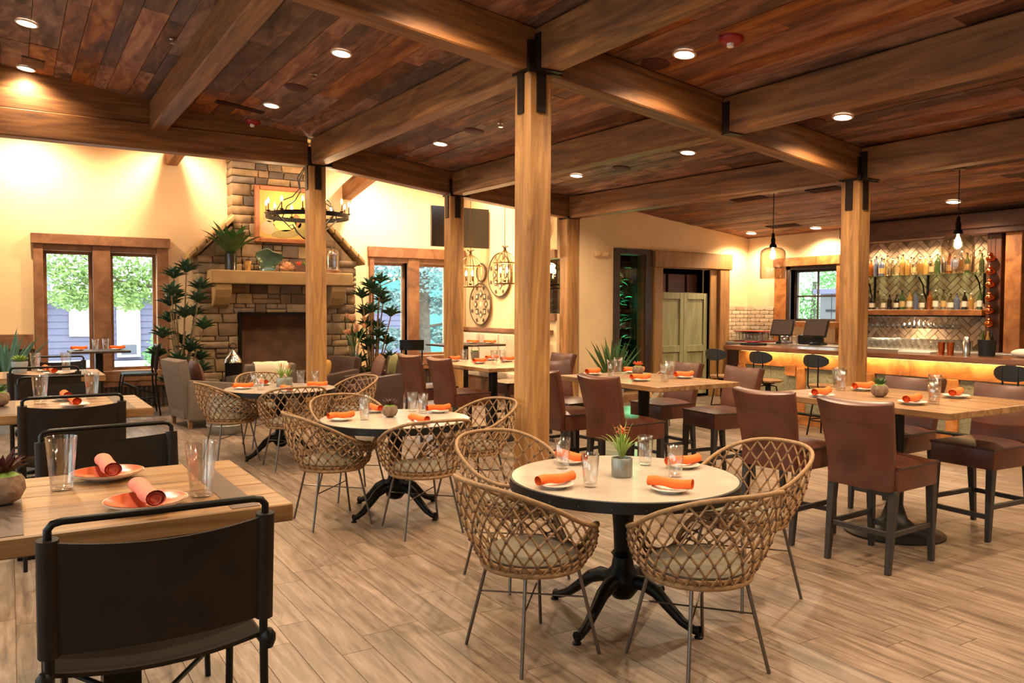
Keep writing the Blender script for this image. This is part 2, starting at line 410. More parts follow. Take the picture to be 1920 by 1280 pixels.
for d, p in vis: link('ceiling_board', ume, ce, (p[0], p[1], cz(p[0])+.012+p[4]), (0, SLA, 0), (p[2], p[3], .03))
CW = []
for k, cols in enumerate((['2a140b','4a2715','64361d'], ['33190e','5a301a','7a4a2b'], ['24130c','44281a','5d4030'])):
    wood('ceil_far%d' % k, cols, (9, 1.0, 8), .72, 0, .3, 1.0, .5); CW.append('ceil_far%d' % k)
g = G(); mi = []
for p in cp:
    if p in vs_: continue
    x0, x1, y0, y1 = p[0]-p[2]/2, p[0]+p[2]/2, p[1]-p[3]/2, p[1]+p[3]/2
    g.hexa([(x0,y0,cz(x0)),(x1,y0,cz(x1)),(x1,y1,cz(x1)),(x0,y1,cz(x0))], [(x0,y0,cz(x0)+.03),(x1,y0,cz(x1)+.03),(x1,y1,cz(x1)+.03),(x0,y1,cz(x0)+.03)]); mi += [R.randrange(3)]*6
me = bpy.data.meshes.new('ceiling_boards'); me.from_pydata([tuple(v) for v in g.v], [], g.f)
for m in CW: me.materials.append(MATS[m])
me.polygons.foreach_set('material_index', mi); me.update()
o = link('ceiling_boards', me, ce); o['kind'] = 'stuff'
struct(obj('ceiling', G().box(X0-.1, 7.95, 11.23, Y1+.2, 4.52, 4.7), 'plaster'), 'higher plaster ceiling over the fireplace lounge')

def wall(name, axis, f0, f1, a0, a1, z0, z1, holes, mat='plaster'):
    """axis 'y': wall faces along y between f0,f1, spans x a0..a1"""
    A = sorted({a0, a1, *[h[0] for h in holes], *[h[1] for h in holes]}); Z = sorted({z0, z1, *[h[2] for h in holes], *[h[3] for h in holes]}); g = G()
    for i in range(len(A)-1):
        for j in range(len(Z)-1):
            ca, c2 = (A[i]+A[i+1])/2, (Z[j]+Z[j+1])/2
            if any(h[0] < ca < h[1] and h[2] < c2 < h[3] for h in holes): continue
            if axis == 'y': g.box(A[i], A[i+1], f0, f1, Z[j], Z[j+1])
            else: g.box(f0, f1, A[i], A[i+1], Z[j], Z[j+1])
    bm_ = g.mesh(name, mat)
    return struct(link(name, bm_))
W1 = [(.45, 1.12, .62, 2.50), (1.37, 2.05, .62, 2.50)]; W2 = [(5.81, 6.50, .72, 2.50), (6.74, 7.42, .72, 2.50)]
wall('wall_back', 'y', 14.2, 14.5, X0-.3, 7.95, 0, 4.6, W1+W2)
W5 = (11.02, 11.5, 1.55, 2.48)
wall('wall_alcove', 'x', 7.78, 7.95, 11.02, 14.2, 0, 4.6, [W5])
W4 = (8.93, 9.52, .30, 2.59); DO = (9.9, 11.12, 0.0, 2.38)
wall('wall_side', 'y', 10.8, 10.98, 8.09, X1+.2, 0, 3.6, [W4, DO])
W3 = (8.80, 9.78, 1.42, 2.36)
wall('wall_bar', 'x', X1, X1+.25, Y0, 10.98, 0, 3.4, [W3])
LWH = [(-3.0+2.6*k, -1.2+2.6*k, .75, 2.7) for k in range(6)]
wall('wall_left', 'x', X0-.25, X0, Y0, Y1+.3, 0, 4.9, LWH)
wall('wall_front', 'y', Y0-.25, Y0, X0-.25, X1+.25, 0, 4.9, [])
for k, h in enumerate(LWH):
    w = struct(obj('window_%d' % (6+k), G().box(X0-.06, X0+.05, h[0]-.12, h[1]+.12, h[3], h[3]+.16).box(X0-.06, X0+.05, h[0]-.1, h[0], h[2], h[3]).box(X0-.06, X0+.05, h[1], h[1]+.1, h[2], h[3]).box(X0-.06, X0+.08, h[0]-.1, h[1]+.1, h[2]-.12, h[2]).box(X0-.14, X0-.08, (h[0]+h[1])/2-.04, (h[0]+h[1])/2+.04, h[2], h[3]), 'trim_wood'))
    obj('pane', G().box(X0-.12, X0-.11, h[0], h[1], h[2], h[3]), 'pane', w)

def win_back(name, holes, xl, xr, zt, zb, lab):
    w = bpy.data.objects.new(name, None); COL.objects.link(w); struct(w, lab); a, b = holes; y = 14.2
    obj('header', G().box(xl, xr, y-.09, y+.01, a[3]+.09, zt), 'trim_wood', w, bev=.008, seg=1)
    obj('casing', G().box(xl+.03, a[0], y-.06, y+.02, zb, a[3]+.09), 'trim_wood', w, bev=.006, seg=1)
    obj('casing', G().box(b[1], xr-.03, y-.06, y+.02, zb, a[3]+.09), 'trim_wood', w, bev=.006, seg=1)
    obj('mullion', G().box(a[1], b[0], y-.06, y+.2, zb, a[3]+.09), 'trim_wood', w, bev=.006, seg=1)
    obj('head_stop', G().box(a[0], b[1], y-.04, y+.02, a[3], a[3]+.09), 'trim_wood', w)
    obj('sill', G().box(xl+.02, xr-.02, y-.1, y+.02, zb-.02, a[2]), 'trim_wood', w, bev=.008, seg=1)
    for h in holes:
        f = obj('sash', G().box(h[0], h[0]+.05, y+.1, y+.16, h[2], h[3]).box(h[1]-.05, h[1], y+.1, y+.16, h[2], h[3]).box(h[0]+.05, h[1]-.05, y+.1, y+.16, h[2], h[2]+.05).box(h[0]+.05, h[1]-.05, y+.1, y+.16, h[3]-.05, h[3]), 'trim_wood', w)
        obj('pane', G().box(h[0]+.05, h[1]-.05, y+.125, y+.135, h[2]+.05, h[3]-.05), 'pane', f)
win_back('window_1', W1, .29, 2.25, 2.75, .47, 'twin-pane window in brown timber casing')
win_back('window_2', W2, 5.69, 7.74, 2.79, .56, 'twin-pane window in brown timber casing beside the fireplace')
# bar window with a cross of muntins, opening on wall_bar
w = bpy.data.objects.new('window_3', None); COL.objects.link(w); struct(w, 'bar window with four panes and wide timber casing'); h = W3; x = X1
obj('header', G().box(x-.07, x+.01, 8.72, 10.14, 2.42, 2.58), 'bar_wood', w, bev=.006, seg=1)
obj('casing', G().box(x-.05, x+.01, 9.86, 10.12, 1.05, 2.42), 'bar_wood', w, bev=.006, seg=1)
obj('casing', G().box(x-.05, x+.01, 8.60, 8.80, 1.05, 2.42), 'bar_wood', w, bev=.006, seg=1)
obj('sill', G().box(x-.10, x+.01, 8.7, 9.9, 1.32, 1.42), 'bar_wood', w, bev=.006, seg=1)
obj('jamb', G().box(x-.03, x+.2, 9.78, 9.86, 1.42, 2.42).box(x-.03, x+.2, 8.80, 9.86, 2.36, 2.42), 'dark_wood', w)
f = obj('sash', G().box(x+.1, x+.15, 9.72, 9.78, 1.42, 2.36).box(x+.1, x+.15, 8.8, 8.86, 1.42, 2.36).box(x+.1, x+.15, 8.86, 9.72, 1.42, 1.47).box(x+.1, x+.15, 8.86, 9.72, 2.31, 2.36).box(x+.11, x+.14, 9.27, 9.30, 1.47, 2.31).box(x+.11, x+.14, 8.86, 9.72, 1.86, 1.89), 'dark_wood', w)
for a, b in ((8.86, 9.27), (9.30, 9.72)):
    for c, d in ((1.47, 1.86), (1.89, 2.31)): obj('pane', G().box(x+.12, x+.13, a, b, c, d), 'pane', f)
# tall narrow window and the small alcove window, both onto the planted court
w = bpy.data.objects.new('window_4', None); COL.objects.link(w); struct(w, 'tall narrow window showing green-lit plants'); h = W4; y = 10.8
obj('casing', G().box(8.81, 8.93, y-.04, y+.02, .2, 2.68).box(9.52, 9.66, y-.04, y+.02, .2, 2.68).box(8.93, 9.52, y-.04, y+.02, 2.59, 2.68).box(8.93, 9.52, y-.04, y+.02, .2, .3), 'dark_wood', w)
obj('reveal_darkener', G().box(8.93, 8.94, y, y+.18, .3, 2.59).box(9.51, 9.52, y, y+.18, .3, 2.59).box(8.94, 9.51, y, y+.18, 2.58, 2.59).box(8.94, 9.51, y, y+.18, .3, .31), 'soffit_wood', w)  # added dark facing so the plaster reveal catches less green light
obj('pane', G().box(8.94, 9.51, y+.08, y+.09, .31, 2.58), 'pane', w)
w = bpy.data.objects.new('window_5', None); COL.objects.link(w); struct(w, 'small alcove window showing green-lit plants'); h = W5; x = 7.78
obj('casing', G().box(x-.05, x+.01, h[0], h[1]+.1, h[3], h[3]+.14).box(x-.05, x+.01, h[0], h[1]+.1, h[2]-.12, h[2]).box(x-.04, x+.01, h[1], h[1]+.1, h[2], h[3]), 'trim_wood', w)
obj('pane', G().box(x+.08, x+.09, h[0], h[1], h[2], h[3]), 'pane', w)
# planted court behind those windows: added dark box shutting out sky light, foliage, green lamp
struct(obj('wall_sky_block', G().box(7.95, 11.6, 13.2, 13.3, -.1, 3.6).box(11.6, 11.7, 10.98, 13.3, -.1, 3.6).box(7.95, 11.7, 10.98, 13.3, 3.3, 3.4).box(7.95, 11.7, 10.98, 13.3, -.12, -.02), 'court_dark'), 'added dark box keeping sky light off the court plants')
rr = random.Random(5)
for k, (px, py, n) in enumerate(((8.42, 11.6, 150), (9.29, 11.38, 260), (10.0, 12.35, 330))):
    t = thing('court_shrub', ['leafy shrub lit green behind the small alcove window', 'leafy shrub lit green behind the tall narrow window', 'leafy shrub lit green deep in the planted court'][k], 'shrub', (px, py, 0), 0, 'court shrubs')
    g = G(); s = G().tube([(0,0,0),(.03,0,1),(0,.04,2.3)], [.03,.02,.01])
    for i in range(n):
        z = rr.uniform(.2, 2.7); a = rr.uniform(0, 2*PI); r = rr.uniform(.03, .24); g.leaf((r*math.cos(a), r*math.sin(a), z), (math.cos(a), math.sin(a), rr.uniform(-.3,.8)), rr.uniform(.10,.17), rr.uniform(.04,.08), .4, 3)
    obj('stem', s, 'bark', t, 60); obj('foliage', g, 'court_leaf', t)
t = thing('court_lamp', 'small green flood lamp among the court plants', 'lamp', (9.0, 11.15, .02)); obj('housing', G().lathe([(.05,0),(.06,.08),(.05,.12)], 12), 'black_metal', t, 40)
point('court_light', (.58, -.08, .55), 26, (.06, 1, .45), .05, t); point('court_light', (.58, -.08, 1.75), 30, (.08, 1, .5), .05, t)

# door opening: rough timber frame with a green two-leaf cupboard door
d = bpy.data.objects.new('door_1', None); COL.objects.link(d); struct(d, 'rough timber doorway with low sage green double doors'); y = 10.8
obj('lintel', G().box(9.69, 11.63, y-.1, y+.02, 2.38, 2.67), 'oak_side', d, bev=.012, seg=1)
obj('jamb', G().box(9.70, 9.90, y-.07, y+.12, 0, 2.38), 'oak_side', d, bev=.01, seg=1)
obj('jamb', G().box(11.12, 11.30, y-.02, y+.16, 0, 2.38), 'oak_side', d, bev=.01, seg=1)
obj('jamb', G().box(11.32, 11.58, y-.08, y+.02, 0, 2.38), 'post_wood', d, bev=.01, seg=1)
for k in (0, 1):
    x0 = 9.91+.60*k; x1 = x0+.595; yy = y+.06
    lf = obj('door_leaf', G().box(x0, x1, yy, yy+.03, .06, 1.93), 'green_wood', d)
    obj('frame', G().box(x0, x0+.09, yy-.025, yy, .06, 1.93).box(x1-.09, x1, yy-.025, yy, .06, 1.93).box(x0+.09, x1-.09, yy-.025, yy, 1.82, 1.93).box(x0+.09, x1-.09, yy-.025, yy, .85, .97).box(x0+.09, x1-.09, yy-.025, yy, .06, .2), 'green_wood', lf, bev=.004, seg=1)
struct(obj('wall_partition', G().box(9.74, 9.82, 10.98, 11.36, 0, 3.3), 'court_dark'), 'dark partition between court and closet')
struct(obj('wall_closet', G().box(9.74, 11.5, 11.36, 11.44, 0, 3.3).box(9.82, 11.5, 10.98, 11.36, 2.6, 2.7).box(11.4, 11.5, 10.98, 11.36, 0, 2.6), 'court_dark'), 'dark closet behind the sage doors')
for k, (x0, wd_) in enumerate(((10.0,.3), (10.36,.42), (10.84,.26))):
    tag(obj('storage_box', G().box(0, wd_, 0, .24, 0, .34), 'pillow_brown', bev=.01, loc=(x0, 11.1, 1.95)), ['small brown box left of the wide one above the sage doors', 'wide brown box above the sage doors', 'small brown box right of the wide one above the sage doors'][k], 'box', 'boxes above the doors')
struct(obj('trim_1', G().box(9.82, 11.4, 11.0, 11.36, 1.91, 1.95), 'green_wood'), 'shelf over the sage doors')

# corrugated wainscot with timber rail on the window wall
def corr(x0, x1, z0, z1):
    n = int((x1-x0)/.0175); P = [[(x0+(x1-x0)*i/n, 14.165-.022*math.sin(i*PI/2), z) for i in range(n+1)] for z in (z0, z1)]
    return G().sheet(P, .004)
t2 = struct(obj('trim_2', G().box(X0, .30, 14.12, 14.2, .99, 1.22), 'trim_wood', bev=.008, seg=1), 'timber rail over corrugated steel wainscot')
obj('corrugated_sheet', corr(X0, .32, .02, .99), 'corrugated', t2, 60)
t3 = struct(obj('trim_3', G().box(.30, 2.58, 14.12, 14.2, .36, .45), 'trim_wood', bev=.008, seg=1), 'timber rail under the window')
obj('corrugated_sheet', corr(.32, 2.58, .02, .36), 'corrugated', t3, 60)
t4 = struct(obj('trim_4', G().box(5.3, 7.74, 14.12, 14.2, .46, .55), 'trim_wood', bev=.008, seg=1), 'timber rail under the window beside the fireplace')
obj('corrugated_sheet', corr(5.3, 7.74, .02, .46), 'corrugated', t4, 60)
struct(obj('trim_5', G().box(7.70, 7.78, 11.1, 14.2, 1.2, 1.27), 'trim_wood', bev=.006, seg=1), 'timber ledge behind the alcove bench')
struct(obj('baseboard_side', G().box(8.05, 9.7, 10.77, 10.8, 0, .14), 'trim_wood'), 'timber baseboard')

# ---------------------------------------------------------------- posts and beams
PS = .235
def post(x, y, label, brk):
    t = thing('timber_post', label, 'post', (x, y, 0)); zt = bz(x)
    obj('shaft', G().box(-PS/2, PS/2, -PS/2, PS/2, 0, zt), 'post_wood', t, bev=.018, seg=1)
    h = PS/2
    g = G().box(-h-.012, h+.012, -h-.012, h+.012, zt-.005, zt+.02)
    if brk:
        g.box(-.045, .045, -h-.014, -h, zt-.34, zt+.02).box(-h-.014, -h, -.045, .045, zt-.34, zt+.02)
        g.box(-h-.012, .02, -h-.012, -h+.0, zt+.02, zt+.24).box(-h-.014, -h, -h, .0, zt+.02, zt+.24)
        g.box(-h-.02, h+.08, -h-.03, -h, zt-.02, zt+.05)
    obj('bracket', g, 'bracket_steel', t)
    for dx, dz in ((0, -.10), (0, -.26)):
        if brk: obj('bolt', G().cyl((dx, -h-.024, zt+dz), (dx, -h-.012, zt+dz), .014, n=6), 'bracket_steel', t)
    return t
PC = (3.81, 5.76); P2_ = (8.25, 5.76); PL = (3.68, 11.1); PM = (5.88, 11.1); P4 = (7.95, 10.9)
post(*PC, 'pale timber post standing in the open floor between the rattan and leather chairs', True)
post(*P2_, 'timber post standing in front of the bar counter', True)
post(*PL, 'timber post in front of the stone fireplace', True)
post(*PM, 'timber post in front of the window by the wall television', True)
post(*P4, 'timber post at the corner of the wall beside the spiky agave', False)
def beam(label, a, b, za, zb, w=.2, h=.35, hang=()):
    p = V((a[0], a[1], za)); q = V((b[0], b[1], zb)); L_ = (q-p).length
    o = obj('timber_beam', G().box(0, L_, -w/2, w/2, 0, h), 'beam_wood', bev=.012, seg=1, loc=p, rot=(q-p).to_track_quat('X', 'Z').to_euler())
    tag(o, label, 'beam')
    for s in hang:   # steel hanger shoe near an end
        x = s if s > 0 else L_+s
        obj('hanger', G().box(x-.06, x+.06, -w/2-.008, w/2+.008, -.012, .0).box(x-.04, x+.04, -w/2-.012, -w/2, -.012, h*.85).box(x-.04, x+.04, w/2, w/2+.012, -.012, h*.85), 'bracket_steel', o)
    return o
gx = PC[1]
beam('main girder running downhill from the left wall to the open-floor post', (X0, gx), (PC[0], gx), bz(X0), bz(PC[0]), .21, .352)
beam('main girder running from the open-floor post down to the bar post', PC, P2_, bz(PC[0]), bz(P2_[0]), .21, .352)
e = .105
beam('cross beam meeting the horizontal header left of the fireplace post', (1.64, gx+e), (1.63, 11.0), bz(1.64), bz(1.64))
beam('cross beam between the open-floor post and the fireplace post', (PC[0], gx+e), (PL[0], 11.0), bz(PC[0]), bz(PL[0]))
beam('cross beam from the television-side post to the middle of the girder', (6.06, gx+e), (PM[0], 11.0), bz(6.06), bz(PM[0]))
beam('cross beam between the bar post and the agave corner post', (P2_[0], gx+e), (P4[0], 10.8), bz(P2_[0]), bz(P4[0]))
beam('cross beam over the room entrance hung on the girder above the left tables', (1.64, Y0), (1.64, gx-e), bz(1.64), bz(1.64), hang=(-.05,))
beam('cross beam running from the open-floor post toward the entrance wall', (PC[0]+.06, Y0), (PC[0]+.05, gx-e), bz(PC[0]), bz(PC[0]), hang=(-.05,))
beam('cross beam hung midway along the girder toward the entrance wall', (6.12, Y0), (6.07, gx-e), bz(6.08), bz(6.08), hang=(-.05,))
beam('cross beam running from the bar post toward the entrance wall', (P2_[0]+.03, Y0), (P2_[0]+.02, gx-e), bz(P2_[0]), bz(P2_[0]), hang=(-.05,))
beam('sloping beam between the fireplace post and the television-side post', (PL[0], PL[1]), PM, bz(PL[0]), bz(PM[0]))
beam('sloping beam between the television-side post and the agave corner post', PM, P4, bz(PM[0]), bz(P4[0]))
hd = tag(obj('timber_header', G().box(X0, PL[0]-.125, 11.0, 11.22, 3.60, 3.92), 'beam_wood', bev=.012, seg=1), 'long level header beam before the fireplace lounge with tapered infill above', 'beam')
obj('infill', G().prism([(X0, 3.925), (3.55, 3.925), (3.55, cz(3.55)+.024), (X0, cz(X0)+.024)], 11.02, 11.2, 'y'), 'beam_wood', hd, bev=.004, seg=1)
for x in (5.3, 2.3, -.4): beam(['lounge roof beam above the right window', 'lounge roof beam left of the chimney', 'lounge roof beam by the left wall'][(5.3, 2.3, -.4).index(x)], (x, 11.25), (x, 14.19), 4.18 if x < 5 else 4.10, 3.95 if x < 5 else 3.62, .18, .28)

# ---------------------------------------------------------------- ceiling fittings
def canproto():
    t = thing('recessed_light', '', 'ceiling light')
    obj('trim', G().lathe([(.082,-.002),(.100,-.004),(.104,-.012),(.098,-.018),(.084,-.018),(.082,-.002)], 24, cap=False), 'plate_edge', t, 40)
    obj('lens', G().lathe([(0,-.010),(.085,-.010),(.085,-.014),(0,-.014)], 20), 'can_emit', t)
    return t
def place_can(proto, first, x, y, label, z=None, w=None, size=146, target=None):
    o = proto if first else dup(proto)
    x, y = (x*1.02, y*1.02) if z is None else (x, y); o.location = (x, y, (cz(x) if z is None else z)-.001); o.rotation_euler = (0, SLA if z is None else 0, 0); tag(o, label, 'ceiling light', 'recessed ceiling lights')
    w = CAN_W if w is None else w
    zz = (cz(x) if z is None else z)-.05
    spot('can_lamp', (x, y, zz), w, size, .6 if z is None else .9, WARM, target or (x, y, 0), None, .06)
pr = canproto(); first = True
CL = {(.19,8.99): 'nearer of the two lit downlights above the left table row', (.21,10.66): 'downlight close to the level header above the left table row',
      (2.7,7.36): 'downlight in the bay over the rattan chairs nearer the girder', (2.68,9.67): 'downlight in the bay over the rattan chairs beside the long ceiling vent',
      (4.82,9.48): 'downlight in the bay between the open-floor post and the television-side post', (7.02,7.2): 'downlight behind the girder near the bar post',
      (6.93,9.34): 'downlight in front of the wall with the agave', (4.88,5.06): 'downlight beside the red fire alarm in front of the girder',
      (7.03,5.07): 'downlight in front of the girder in the bay next to the bar post', (11.46,10.12): 'downlight in the bar corner over the pale bricks',
      (11.55,8.81): 'downlight above the bar window', (10.85,6.09): 'downlight above the bar shelves'}
for (x, y), lab in CL.items():
    place_can(pr, first, x, y, lab, w=CAN_W*(.45 if y > 10.5 and x < 1 else 1.0 if x < 9 else .8)); first = False
HID = [(.2,6.9),(.2,4.4),(.2,1.8),(2.7,5.0),(2.7,2.5),(2.7,.2),(4.88,2.5),(4.88,0),(7.03,2.5),(9.5,2.0),(9.5,-.5),(7.03,0)]
for x, y in HID: place_can(pr, False, x, y, 'downlight in the entrance bays on the near side of the girder' if y < 5.6 else 'downlight over the nearest left table')
for x, y, w in ((.25, 13.45, 1), (2.3, 13.45, 1.15), (5.6, 13.2, 1.3), (7.0, 12.9, .6)): place_can(pr, False, x, y, 'downlight washing the lounge wall above the header', 4.51, WASH_W*w, 150, (x, y+.25, 0))
sp = obj('ceiling_speaker', G().lathe([(0,-.006),(.12,-.006),(.13,0),(.13,.01)], 24), 'speaker_brown', smooth=40); SP = [(2.7,8.78,'round brown ceiling speaker beside the long vent over the rattan chairs'), (4.87,5.41,'round brown ceiling speaker beside the red fire alarm'), (7.01,5.40,'round brown ceiling speaker next to the bar post girder'), (4.83,8.61,'round brown ceiling speaker behind the open-floor post'), (7.06,8.5,'round brown ceiling speaker in front of the agave wall')]
for i, (x, y, l) in enumerate(SP):
    o = sp if i == 0 else dup(sp); x *= 1.02; y *= 1.02; o.location = (x, y, cz(x)-.004); o.rotation_euler = (0, SLA, 0); tag(o, l, 'speaker', 'ceiling speakers')
def alarm(x, y, l):
    x *= 1.02; y *= 1.02
    t = thing('fire_alarm', l, 'alarm', (x, y, cz(x)-.002), 0, 'fire alarms'); t.rotation_euler = (0, SLA, 0)
    obj('body', G().lathe([(.10,0),(.10,-.02),(.07,-.045),(0,-.05)], 20), 'red_alarm', t, 50); obj('strobe', G().lathe([(.03,-.045),(.028,-.075),(0,-.085)], 10), 'white', t, 50)
alarm(2.70, 10.62, 'red fire alarm near the level header'); alarm(4.91, 4.57, 'red fire alarm in front of the girder')
def vent(x, y, a, b, l):
    x *= 1.02; y *= 1.02
    t = thing('ceiling_vent', l, 'vent', (x, y, cz(x)-.002), 0, 'ceiling vents'); t.rotation_euler = (0, SLA, 0)
    obj('plate', G().box(-a/2, a/2, -b/2, b/2, -.008, .004), 'vent_dark', t)
    n = max(3, int(min(a, b)/.035))
    for i in range(n):
        if a > b: obj('slat', G().box(-a/2+.02, a/2-.02, -b/2+b*(i+.3)/n, -b/2+b*(i+.6)/n, -.014, -.008), 'speaker_brown', t)
        else: obj('slat', G().box(-a/2+a*(i+.3)/n, -a/2+a*(i+.6)/n, -b/2+.02, b/2-.02, -.014, -.008), 'speaker_brown', t)
vent(2.42, 10.1, .58, .14, 'long dark ceiling vent near the level header'); vent(.27, 10.34, .22, .3, 'square dark ceiling vent over the left tables'); vent(9.33, 8.29, .2, .6, 'long dark ceiling vent beside the first jug pendant'); vent(9.43, 7.07, .2, .5, 'dark ceiling vent between the two jug pendants'); vent(11.2, 9.2, .2, .6, 'dark ceiling vent above the bar window')
for x, y, l in ((1.37,8.29,'sprinkler head over the left tables'), (2.7,8.17,'sprinkler head beside the round speaker over the rattan chairs'), (4.88,8.06,'sprinkler head behind the open-floor post')):
    x *= 1.02; y *= 1.02; t = thing('sprinkler', l, 'sprinkler', (x, y, cz(x)-.002), 0, 'sprinkler heads'); obj('flange', G().lathe([(.035,0),(.035,-.008),(.012,-.014),(.012,-.04)], 12), 'chrome', t, 40); obj('deflector', G().lathe([(.03,-.045),(.03,-.05)], 10), 'chrome', t)
# ---------------------------------------------------------------- furniture prototypes (front = +x)
def interp(tab, a):
    n = len(tab)
    for i in range(n-1):
        if tab[i][0] <= a <= tab[i+1][0]:   # cubic through the four neighbours
            x0, y0 = tab[i]; x1, y1 = tab[i+1]; h = x1-x0; t = (a-x0)/h
            m0 = 0 if i == 0 else (y1-tab[i-1][1])/(x1-tab[i-1][0])*h
            m1 = 0 if i+2 >= n else (tab[i+2][1]-y0)/(tab[i+2][0]-x0)*h
            return (2*t**3-3*t*t+1)*y0+(t**3-2*t*t+t)*m0+(-2*t**3+3*t*t)*y1+(t**3-t*t)*m1
    return tab[-1][1]
def rattan_proto():
    t = thing('rattan_chair', '', 'chair')
    ZT = [(0,.84),(35,.825),(65,.76),(95,.67),(122,.622),(142,.605),(154,.55),(164,.475),(180,.455)]; RT_ = [(0,.36),(45,.365),(90,.325),(135,.305),(160,.268),(180,.25)]
    def base(th): return V((-math.cos(th)*.235, math.sin(th)*.235, .425))
    def top(th):
        a = abs(((math.degrees(th)+180) % 360)-180); r = interp(RT_, a); return V((-math.cos(th)*r, math.sin(th)*r, interp(ZT, a)))
    def sf(th, u):
        b, p = base(th), top(th); q = b.lerp(p, u); out = V((-math.cos(th), math.sin(th), 0)); return q+out*(.035*math.sin(PI*min(1,u*1.0))*(1-.4*u))
    N = 28; dl = rad(46); g = G(); k = G()
    for i in range(N):
        th = 2*PI*i/N
        for sg in (1, -1):
            g.tube([sf(th+sg*dl*j/7, j/7) for j in range(8)], .0054, 5, cap=False)
        for lv in range(1, 7):
            u = lv*(2*PI/N)/(2*dl)
            if u < .97:
                p = sf(th+dl*u, u)
                if (top(th+dl*u)-base(th+dl*u)).length > .12: k.octa(p, .0125)
    obj('lattice', g, 'rattan', t, 60); obj('knots', k, 'rattan_knot', t)['kind'] = 'stuff'
    obj('top_rim', G().tube([top(2*PI*i/48) for i in range(48)], .0115, 7, True), 'rattan', t, 60)
    obj('base_rim', G().tube([base(2*PI*i/32) for i in range(32)], .014, 7, True).tube([base(2*PI*i/32)*.985+V((0,0,.028)) for i in range(32)], .010, 6, True), 'rattan', t, 60)
    obj('seat_pan', G().lathe([(0,.418),(.225,.418),(.225,.43),(0,.43)], 24), 'rattan_knot', t)
    obj('cushion', G().lathe([(0,.432),(.19,.432),(.222,.447),(.226,.466),(.2,.488),(.12,.497),(0,.494)], 28), 'cushion_grey', t, 60)
    for sx in (-1, 1):
        for sy in (-1, 1): obj('leg', G().tube([(sx*.15, sy*.15, .42), (sx*.225, sy*.225, 0)], .0085, 8), 'leg_steel', t, 60)
    obj('cross_brace', G().tube([(.18,.18,.26),(-.18,-.18,.26)], .0045, 5).tube([(.18,-.18,.265),(-.18,.18,.265)], .0045, 5), 'leg_steel', t)
    return t
def leather_proto():
    t = thing('leather_chair', '', 'chair')
    gr = []
    for i in range(9):
        z = .50+.56*i/8; w = .215+.035*(i/8)**1.5; row = []
        for j in range(9):
            s = -1+2*j/8; x = -.215-.13*max(0, (z-.62)/.44)**1.2 + (.055*s*s*(i/8)) ; row.append((x, s*w, z-(.018*(1-s*s) if i == 8 else 0)))
        gr.append(row)
    obj('backrest', G().sheet(gr, .065), 'leather_brown', t, 50, .016, 2)
    obj('back_yoke', G().sheet([[(p[0]-.0345, p[1]*.985, p[2]) for p in r] for r in gr[6:8]], .004), 'leather_brown', t, 50)
    n = 6; sg = []
    for i in range(n+1):
        row = []
        for j in range(n+1): row.append((-.20+.47*i/n, (-.235+.47*j/n), .645+.028*(1-(2*j/n-1)**4)*(1-(2*i/n-1)**6)))
        sg.append(row)
    g = G().sheet(sg, .02); obj('seat', g, 'leather_brown', t, 50)
    obj('seat_skirt', G().box(-.20,.27,-.235,.235,.50,.646), 'leather_brown', t, 40, .018, 2)
    obj('seat_piping', G().tube([(-.19,-.238,.648),(.268,-.238,.648),(.272,.238,.648),(-.19,.238,.648)], .006, 6), 'piping', t, 60)
    for sx, sy in ((.245,-.205),(.245,.205),(-.19,-.205),(-.19,.205)):
        fx = .02 if sx > 0 else -.05
        b = [(sx+fx-.017,sy-.017,0),(sx+fx+.017,sy-.017,0),(sx+fx+.017,sy+.017,0),(sx+fx-.017,sy+.017,0)]; q = [(sx-.026,sy-.026,.51),(sx+.026,sy-.026,.51),(sx+.026,sy+.026,.51),(sx-.026,sy+.026,.51)]
        obj('leg', G().hexa(b, q), 'leg_wood', t, bev=.004, seg=1)
    for a, b in (((.257,-.2,.17),(.257,.2,.17)), ((-.215,-.2,.24),(-.215,.2,.24)), ((-.21,-.205,.24),(.255,-.205,.24)), ((-.21,.205,.24),(.255,.205,.24))):
        obj('stretcher', G().bar(a, b, .022, .034), 'leg_wood', t, bev=.003, seg=1)
    return t
